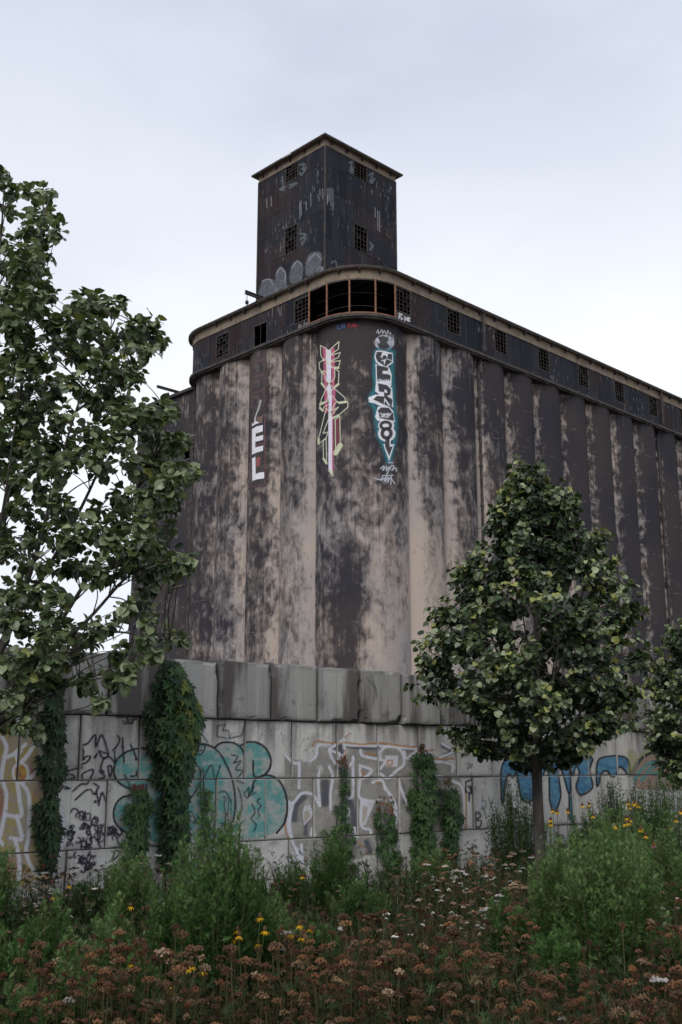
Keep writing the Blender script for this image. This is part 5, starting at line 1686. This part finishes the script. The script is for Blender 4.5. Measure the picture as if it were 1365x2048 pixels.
# ------------------------------------------------------------------ feathery green weeds
def gxy(u, d):
    return np.array([(u - 682.5) / 2254 * d, d, 0.0])
HERB = [(.022, .056, .016), (.046, .106, .028), (.076, .152, .042), (.125, .200, .074), (.180, .245, .115)]
def weed(u, d, h, r, n_st, label, seed, tone=0, leaf=0.070, name='mugwort_bush', cat='bush', group='feathery green weeds in the meadow', per=100):
    n_st = int(n_st * 1.5)
    global rng
    rng = np.random.default_rng(300 + seed)
    b = gxy(u, d)
    root = thing(name, b, label, cat, group)
    g, gs = Geo(), Geo()
    Rr, Tt, Ss, Cc = [], [], [], []
    for k in range(n_st):
        a, q = rng.uniform(0, 6.28), math.sqrt(rng.uniform(0, 1))
        foot = b + np.array([math.cos(a), math.sin(a), 0]) * r * 0.45 * q
        hh = h * (1.10 - 0.36 * q ** 2) * rng.uniform(.72, 1.05)
        tip = b + np.array([math.cos(a), math.sin(a), 0]) * r * q * rng.uniform(.85, 1.12) + UP * hh
        tip[:2] += rng.normal(0, .03, 2)
        P = curve_pts([foot, foot * .5 + tip * .5 + np.array([math.cos(a), math.sin(a), 0]) * .03 * r, tip], 5)
        gs.tube(P, np.linspace(.0055, .002, len(P)), 4, np.array((.07, .085, .04)))
        n = int(per * rng.uniform(.8, 1.2))
        t = rng.uniform(0.12, 1, n) ** 0.75
        idx = t * (len(P) - 1)
        i = np.minimum(idx.astype(int), len(P) - 2)
        pos = P[i] + (idx - i)[:, None] * (P[i + 1] - P[i])
        th = np.floor(rng.uniform(0, 9, n)) * 2.4 + rng.normal(0, .25, n) + k
        Lb = (.05 + .26 * (1 - t) ** .8) * h * rng.uniform(.1, 1, n)
        pos = pos + np.stack([np.cos(th) * .38, np.sin(th) * .38, np.full(n, .95)], 1) * Lb[:, None] * .8
        th = th + rng.normal(0, .9, n)
        ax = np.stack([np.cos(th), np.sin(th), rng.uniform(.2, 1.7, n) + 0.9 * (t > .8)], 1)
        nr = np.stack([-np.cos(th) * .5, -np.sin(th) * .5, np.ones(n)], 1) + rng.normal(0, .35, (n, 3))
        Rr.append(frames(ax, nr)); Tt.append(pos)
        Ss.append(leaf * rng.uniform(.55, 1.25, n) * (1.1 - .5 * t))
        c = rng.choice([0, 1, 1, 2], n) + (t > .7) * rng.integers(0, 2, n) + tone
        c = np.where((t > .88) & (rng.random(n) < .35), c + 1, c)
        Cc.append(np.array(HERB)[np.clip(c, 0, 4)] * rng.uniform(.75, 1.25, (n, 1)))
    gs.build('stem', M['herb'], root)
    g.copies(LOBED[0], LOBED[1], np.concatenate(Rr), np.concatenate(Tt), np.concatenate(Ss), np.concatenate(Cc))
    f = g.build('foliage', M['herb'], root)
    f['kind'] = 'stuff'
WEEDS = [
    (445, 7.7, 1.22, .34, 66, 'largest feathery green bush in the left half, in front of the teal graffiti', 0),
    (512, 8.0, .92, .2, 26, 'feathery bush at the right flank of the largest left bush', 0),
    (365, 8.1, .90, .22, 28, 'feathery bush at the left flank of the largest left bush', 0),
    (268, 10.4, .86, .26, 30, 'pale feathery bush below the short bright creeper', 1),
    (662, 11.6, 1.05, .22, 26, 'wispy green bush at the foot of the slender creeper', 0),
    (590, 12.2, .62, .2, 16, 'low green weed below the orange edge of the white graffiti', 0),
    (1110, 8.7, 1.08, .24, 36, 'feathery bush just right of the middle tree trunk', 1),
    (1195, 8.3, 1.14, .34, 62, 'largest bright green bush in the right half', 1),
    (1262, 8.8, .98, .2, 26, 'feathery bush at the right flank of the large right bush', 1),
    (1028, 14.9, 1.28, .42, 40, 'dark bush against the blue graffiti, left of the tree trunk', 0),
    (1165, 15.8, .92, .40, 34, 'dark bush against the wall just right of the tree trunk', 0),
    (1245, 16.0, 1.32, .55, 60, 'dark bush against the wall, middle of the three behind the flowers', 0),
    (1335, 16.2, 1.42, .6, 60, 'dark bush below the tree at the right edge', 0),
    (1330, 10.6, 1.08, .16, 22, 'slim upright green weed near the right edge', 1),
    (1230, 12.8, 1.15, .42, 45, 'dusty green weeds under the yellow flowers at the right', 1),
    (8, 9.4, .92, .2, 22, 'leafy green bush at the left edge below the yellow graffiti', 0),
    (190, 11.4, .52, .26, 24, 'low weeds at the wall foot below the black curls', 0),
    (855, 13.6, .62, .30, 28, 'low bright weed at the foot of the thick upright creeper', 1),
    (165, 6.3, .66, .12, 12, 'single leafy green weed among brown yarrow, lower left', 1),
    (80, 6.0, .56, .11, 9, 'small green weed near the lower left corner', 0),
    (560, 8.6, .62, .20, 22, 'low green weed behind the yellow flowers right of the largest left bush', 1),
    (1010, 9.0, .66, .17, 18, 'small grey-green weed left of the large right bush', 0),
    (720, 11.0, .55, .26, 22, 'low green weed in front of the short creeper with red shoots', 0),
    (35, 7.4, .60, .18, 16, 'low green weed at the left edge in front of the brown yarrow', 0),
    (118, 7.9, .68, .20, 20, 'green weed among tan yarrow left of the single leafy weed', 0),
    (245, 7.4, .72, .18, 20, 'green weed between the single leafy weed and the largest left bush', 1),
    (300, 6.7, .52, .14, 12, 'low dark weed above the low yellow flowers', 0),
    (640, 8.3, .52, .16, 14, 'low weed right of the row of yellow flowers', 0),
    (905, 7.6, .50, .14, 10, 'little bright weed amid brown yarrow at the centre right', 1),
    (1335, 7.8, .62, .18, 16, 'low weed near the right edge below the slim upright one', 0),
    (1090, 7.6, .62, .16, 16, 'dark green weed at the lower left of the large right bush', 0),
    (690, 5.4, .34, .05, 4, 'pale green seedling at the bottom edge of the view', 2),
]
for k, (u, d, h, r, n, lab, tone) in enumerate(WEEDS):
    weed(u, d, h, r, n, lab, k, tone)

# ------------------------------------------------------------------ yellow and purple coneflowers
def coneflower_mesh(petal, cone, seed, h):
    r = np.random.default_rng(seed)
    parts = {}
    g = Geo()
    lean = r.normal(0, .05, 2)
    P = curve_pts([(0, 0, 0), (lean[0] * .3, lean[1] * .3, h * .5), (lean[0], lean[1], h)], 5)
    g.tube(P, np.linspace(.004, .0025, len(P)), 5, np.array((.07, .10, .035)))
    parts['stem'] = g
    top = P[-1]
    g = Geo()
    g.tube([top - UP * .006, top + UP * .002, top + UP * .014, top + UP * .026, top + UP * .032], [.006, .012, .013, .009, .002], 8, np.array(cone))
    parts['flower_head'] = g
    g = Geo()
    n = 11
    th = np.linspace(0, 6.28, n, endpoint=False) + r.uniform(0, 1)
    d = np.stack([np.cos(th), np.sin(th), np.full(n, -.75) + r.uniform(-.3, .3, n)], 1)
    nr = np.stack([np.cos(th) * .7, np.sin(th) * .7, np.ones(n)], 1)
    V, Pl = BLADE
    V = V * np.array([2.2, 1, 1])
    g.copies(V, Pl, frames(d, nr), np.tile(top + UP * .004, (n, 1)) + d * .008, np.full(n, .034), np.array(petal) * r.uniform(.8, 1.2, (n, 1)))
    parts['petal'] = g
    g = Geo()
    n = 9
    z = r.uniform(.1, .75, n) * h
    th = r.uniform(0, 6.28, n)
    g.copies(LOBED[0], LOBED[1], frames(np.stack([np.cos(th), np.sin(th), r.uniform(.0, .8, n)], 1), np.stack([0 * th, 0 * th, 1 + 0 * th], 1) + r.normal(0, .2, (n, 3))),
             np.stack([np.interp(z, P[:, 2], P[:, 0]), np.interp(z, P[:, 2], P[:, 1]), z], 1), .09 * r.uniform(.6, 1.1, n), np.array(HERB)[r.integers(1, 4, n)])
    parts['leaves'] = g
    return {k: v.mesh(k, M['herb']) for k, v in parts.items()}
YEL, BRN = (.62, .36, .012), (.10, .06, .03)
CF = [coneflower_mesh(YEL, BRN, 40 + k, h) for k, h in enumerate((0.62, 0.78, 0.95, 1.15))]
PCF = coneflower_mesh((.30, .12, .15), (.20, .07, .02), 60, 0.95)
def coneflower(u, v, d, meshes, h, label, group, name='coneflower', scale=1.0):
    top = at(u, v, d)
    o = thing(name, (top[0], d, 0.0), label, 'flower', group)
    sc_ = top[2] / h
    o.rotation_euler.z = random.uniform(0, 6.28)
    for k, me in meshes.items():
        c = bpy.data.objects.new(k, me)
        COL.objects.link(c)
        c.parent = o
        z = sc_ if k in ('stem', 'leaves') else 1.0
        if k in ('stem', 'leaves'):
            c.scale = (1, 1, sc_)
        else:
            c.location.z = h * (sc_ - 1)
FL = [
    ('yellow coneflower in the clump in front of the largest left bush', 'yellow flowers before the left bush', 7.6, [(487, 1868), (490, 1858), (512, 1838), (486, 1876), (509, 1860), (531, 1890)]),
    ('yellow coneflower in the row right of the largest left bush', 'yellow flowers right of the left bush', 7.8, [(576, 1862), (598, 1858), (612, 1853), (616, 1872), (600, 1866)]),
    ('yellow coneflower in the low clump at the lower left', 'low yellow flowers at the lower left', 6.9, [(318, 1976), (345, 1968), (354, 1942), (374, 1938), (386, 1934), (395, 1938), (368, 1984), (290, 1928)]),
    ('yellow coneflower high in the group behind the large right bush', 'yellow flowers behind the right bush', 11.5, [(1252, 1606), (1262, 1608), (1270, 1604), (1272, 1612), (1260, 1614), (1170, 1612), (1182, 1610), (1185, 1632)]),
    ('yellow coneflower low in the group behind the large right bush', 'yellow flowers behind the right bush', 10.8, [(1262, 1640), (1255, 1636), (1276, 1660), (1280, 1672), (1234, 1656), (1222, 1652), (1243, 1648), (1274, 1656), (1250, 1646)]),
    ('yellow coneflower right beside the middle tree trunk', 'yellow flowers beside the trunk', 10.6, [(1094, 1640), (1109, 1624), (1129, 1622), (1100, 1648), (1108, 1622)]),
    ('yellow coneflower close to the right edge of the view', 'yellow flowers at the right edge', 11.0, [(1340, 1655), (1357, 1624), (1354, 1640)]),
]
for lab, grp, d, pts in FL:
    pts = sorted(pts)
    for k, (u, v) in enumerate(pts):
        word = 'leftmost' if k == 0 else ('rightmost' if k == len(pts) - 1 else ('second', 'third', 'fourth', 'fifth', 'sixth', 'seventh', 'eighth')[k - 1])
        h_ = at(u, v, d)[2]
        j = int(np.argmin([abs(h_ - q) for q in (0.62, 0.78, 0.95, 1.15)]))
        coneflower(u, v, d + random.uniform(-.25, .25), CF[j], (0.62, 0.78, 0.95, 1.15)[j], lab.replace('yellow coneflower', 'yellow coneflower, ' + word + (' from left,' if k not in (0, len(pts) - 1) else ',')), grp)
for lab, d, u, v in (('lone yellow coneflower at the wall foot below the white graffiti', 11.2, 599, 1752), ('lone yellow coneflower left of the pale feathery bush', 9.6, 127, 1792),
                     ('lone yellow coneflower in front of the pale feathery bush', 8.8, 283, 1812), ('lone yellow coneflower at the wall foot below the black curls', 10.4, 153, 1770)):
    h_ = at(u, v, d)[2]
    j = int(np.argmin([abs(h_ - q) for q in (0.62, 0.78, 0.95, 1.15)]))
    coneflower(u, v, d, CF[j], (0.62, 0.78, 0.95, 1.15)[j], lab, 'lone yellow flowers')
coneflower(1295, 1692, 9.4, PCF, 0.95, 'single purple coneflower with orange centre right of the large right bush', None, 'purple_coneflower')

# ------------------------------------------------------------------ yarrow meadow
def yarrow_geo(seed, h, w, col, lod):
    """stem, ferny leaves, flat head made of small domed clusters, around the origin"""
    r = np.random.default_rng(seed)
    V, Q, T, C = [], [], [], []
    g = Geo()
    lean = r.normal(0, .06, 2) * h
    P = np.array([(0, 0, 0), (lean[0] * .4, lean[1] * .4, h * .55), (lean[0], lean[1], h - .05)])
    g.tube(P, [.0035, .003, .002], 3, np.array((.060, .058, .030)))
    top = P[-1]
    n = 15 if lod == 0 else 7
    k = 6 if lod == 0 else 4
    for i in range(n):
        q = math.sqrt((i + .5) / n)
        a = i * 2.4
        c = top + np.array([math.cos(a) * q * w / 2, math.sin(a) * q * w / 2, .05 - .012 * q * q + r.uniform(-.006, .006)])
        rr = w * (.15 if lod == 0 else .22) * r.uniform(.8, 1.2)
        th = np.linspace(0, 6.28, k, endpoint=False) + r.uniform(0, 1)
        ring = c + np.stack([np.cos(th) * rr, np.sin(th) * rr, r.uniform(-.006, .003, k)], 1)
        cc = np.array(col) * r.uniform(.7, 1.25)
        VV = np.concatenate([ring, c[None] + UP * .008])
        tri = np.stack([np.arange(k), (np.arange(k) + 1) % k, np.full(k, k)], 1)
        g.add(VV, [tri], np.concatenate([np.tile(cc * .8, (k, 1)), cc[None] * 1.15]))
        if lod == 0 and i % 3 == 0:
            g.tube([top, c], [.0015, .001], 3, np.array((.075, .05, .03)))
    m = 7 if lod == 0 else 4
    z = r.uniform(.05, .8, m) * h
    th = r.uniform(0, 6.28, m)
    g.copies(LOBED[0], LOBED[1], frames(np.stack([np.cos(th), np.sin(th), r.uniform(.2, 1.2, m)], 1), np.stack([0 * th, 0 * th, 1 + 0 * th], 1) + r.normal(0, .3, (m, 3))),
             np.stack([z / h * lean[0], z / h * lean[1], z], 1), .085 * r.uniform(.6, 1.2, m), np.array([(.028, .045, .020), (.040, .055, .024), (.060, .045, .022)])[r.integers(0, 3, m)])
    V = np.concatenate(g.V)
    C = np.concatenate(g.C)[:, :3]
    return g, V, g.P, C
RUST = [(.108, .050, .028), (.138, .070, .038), (.056, .028, .020), (.150, .098, .060), (.090, .044, .030), (.070, .042, .026)]
WHTF = [(.40, .37, .36), (.32, .28, .26), (.46, .43, .42)]
TAN = [(.165, .110, .070), (.21, .15, .105)]
def yset(cols, base, lod, n=6):
    out = []
    for k in range(n):
        out.append(yarrow_geo(base + k, (.44, .5, .56, .4, .48, .53)[k % 6], (.042, .056, .036, .050, .040, .064)[k % 6], cols[k % len(cols)], lod))
    return out
Y_RUST = [yset(RUST, 500, 0), yset(RUST, 500, 1)]
Y_WHITE = [yset(WHTF, 520, 0), yset(WHTF, 520, 1)]
Y_TAN = [yset(TAN, 540, 0), yset(TAN, 540, 1)]
def wall_dist(x, y):
    """metres in front of the wall face"""
    return (np.stack([x, y], -1) - W0[:2]) @ NW[:2]

def meadow():
    global rng
    rng = np.random.default_rng(77)
    N = 22000
    y = 3.9 + 14.5 * rng.uniform(0, 1, N) ** 1.45
    x = rng.uniform(-1, 1, N) * (y * 0.37 + 2.0)
    k = wall_dist(x, y) > 0.12
    x, y = x[k], y[k]
    pn = np.array([mnoise.fractal(Vector((a * .55, b * .55, 1.7)), 0.8, 2, 3) for a, b in zip(x, y)])
    pn2 = np.array([mnoise.fractal(Vector((a * .8, b * .8, 9.7)), 0.8, 2, 3) for a, b in zip(x, y)])
    keep = rng.uniform(0, 1, len(x)) < np.clip(.74 - (y - 6.5) * .07 + pn * 1.9, .06, 1)
    # the big weeds stand clear of the yarrow
    for u, d, h, r, *_ in WEEDS:
        b = gxy(u, d)
        keep &= np.hypot(x - b[0], y - b[1]) > r * .8
        if h > .8 and d < 9:                # nothing tall grows right before the big bushes
            keep &= ~((np.abs(x - b[0] * y / d) < r * .8) & (y < d) & (y > d - .9))
    x, y, pn, pn2 = x[keep], y[keep], pn[keep], pn2[keep]
    far = np.clip((y - 7.3) / 2.6, 0, 1)
    pw = far * np.clip(.13 + pn2 * 1.1, 0.01, .6)
    pt = .03 + .20 * far
    pw = np.where(y < 7.3, .006, pw)
    q = rng.uniform(0, 1, len(x))
    kind = np.where(q < pw, 1, np.where(q < pw + pt, 2, 0))
    sc = rng.uniform(.48, 1.15, len(x)) * np.clip(1 + pn * .5, .7, 1.25)
    sc = np.where(kind == 1, sc * .95, sc)
    ang = rng.uniform(0, 6.28, len(x))
    var = rng.integers(0, 6, len(x))
    px = to_px(np.stack([x, y, .5 * sc], 1))
    vis = (px[:, 0] > -20) & (px[:, 0] < 1385) & (px[:, 1] < 2090)
    own = np.zeros(len(x), bool)
    cand = np.nonzero(vis & (kind == 0) & (px[:, 1] < 2030))[0]
    own[cand[np.argsort(y[cand])[:290]]] = True
    meshes = [g.mesh('yarrow_plant', M['dry']) for g, *_ in Y_RUST[0]]
    for i in np.nonzero(own)[0]:
        o = bpy.data.objects.new('yarrow_plant', meshes[var[i]])
        COL.objects.link(o)
        o.location = (x[i], y[i], 0.0)
        o.rotation_euler.z = ang[i]
        o.scale = (sc[i],) * 3
        tag(o, 'rust-brown flat-topped yarrow plant in the nearest strip of the meadow', 'flower', 'rust-brown yarrow in the foreground')
    for kd, sets, name, lab in ((0, Y_RUST, 'rust_yarrow', 'rust-brown dried yarrow filling the meadow'), (1, Y_WHITE, 'white_yarrow', 'white yarrow and asters scattered toward the wall'), (2, Y_TAN, 'tan_yarrow', 'pale tan fading yarrow heads among the brown')):
        g = Geo()
        for lod in (0, 1):
            for v in range(6):
                m = (~own) & (kind == kd) & (var == v) & ((y < 8.2) == (lod == 0))
                n = int(m.sum())
                if not n:
                    continue
                _, TV, TP, TC_ = sets[lod][v]
                c, s_ = np.cos(ang[m]), np.sin(ang[m])
                z = np.zeros(n)
                R = np.stack([np.stack([c, -s_, z], -1), np.stack([s_, c, z], -1), np.stack([z, z, z + 1], -1)], 1)
                col = TC_[None] * rng.uniform(.55, 1.5, (n, 1, 1))
                g.copies(TV, TP, R, np.stack([x[m], y[m], z], 1), sc[m], col)
        tag(g.build(name, M['dry']), lab, name.replace('_', ' '), kind='stuff')
    # undergrowth: ferny leaves and grass
    n = 88000
    y = 3.7 + 15 * rng.uniform(0, 1, n) ** 1.3
    x = rng.uniform(-1, 1, n) * (y * .38 + 2.2)
    k = wall_dist(x, y) > 0.04
    x, y = x[k], y[k]
    n = len(x)
    near_wall = np.exp(-wall_dist(x, y) / 1.2)
    pn = np.array([mnoise.fractal(Vector((a * .7, b * .7, 4.2)), 0.8, 2, 2) for a, b in zip(x, y)])
    th = rng.uniform(0, 6.28, n)
    grass = rng.random(n) < .45
    ax = np.stack([np.cos(th), np.sin(th), rng.uniform(.4, 2.6, n) + grass * 1.2], 1)
    nr = np.stack([-np.cos(th), -np.sin(th), np.full(n, .8)], 1) + rng.normal(0, .3, (n, 3))
    hz = rng.uniform(0, .40, n) * (1 + .8 * near_wall + .5 * pn) * ~grass
    pal = np.array([(.018, .036, .014), (.028, .052, .020), (.040, .070, .026), (.060, .080, .034), (.060, .045, .024), (.085, .062, .032)])
    ci = np.where(rng.random(n) < np.clip(.25 + .5 * near_wall + (y - 6) * .05 + pn * .5, .12, .95), rng.integers(0, 4, n), rng.choice([0, 1, 4, 4, 5], n))
    col = pal[ci] * rng.uniform(.7, 1.25, (n, 1))
    S = np.where(grass, rng.uniform(.16, .42, n) * (1 + .5 * near_wall), rng.uniform(.05, .11, n))
    for m, tm, name, lab in ((grass, BLADE, 'grass', 'thin grass blades between the meadow plants'), (~grass, LOBED, 'undergrowth', 'low ferny leaves covering the meadow floor')):
        g = Geo()
        tv = tm[0] * (np.array([.35, 1, 1]) if tm is BLADE else 1)
        g.copies(tv, tm[1], frames(ax[m], nr[m]), np.stack([x[m], y[m], hz[m]], 1), S[m], col[m])
        tag(g.build(name, M['herb']), lab, name, kind='stuff')
meadow()
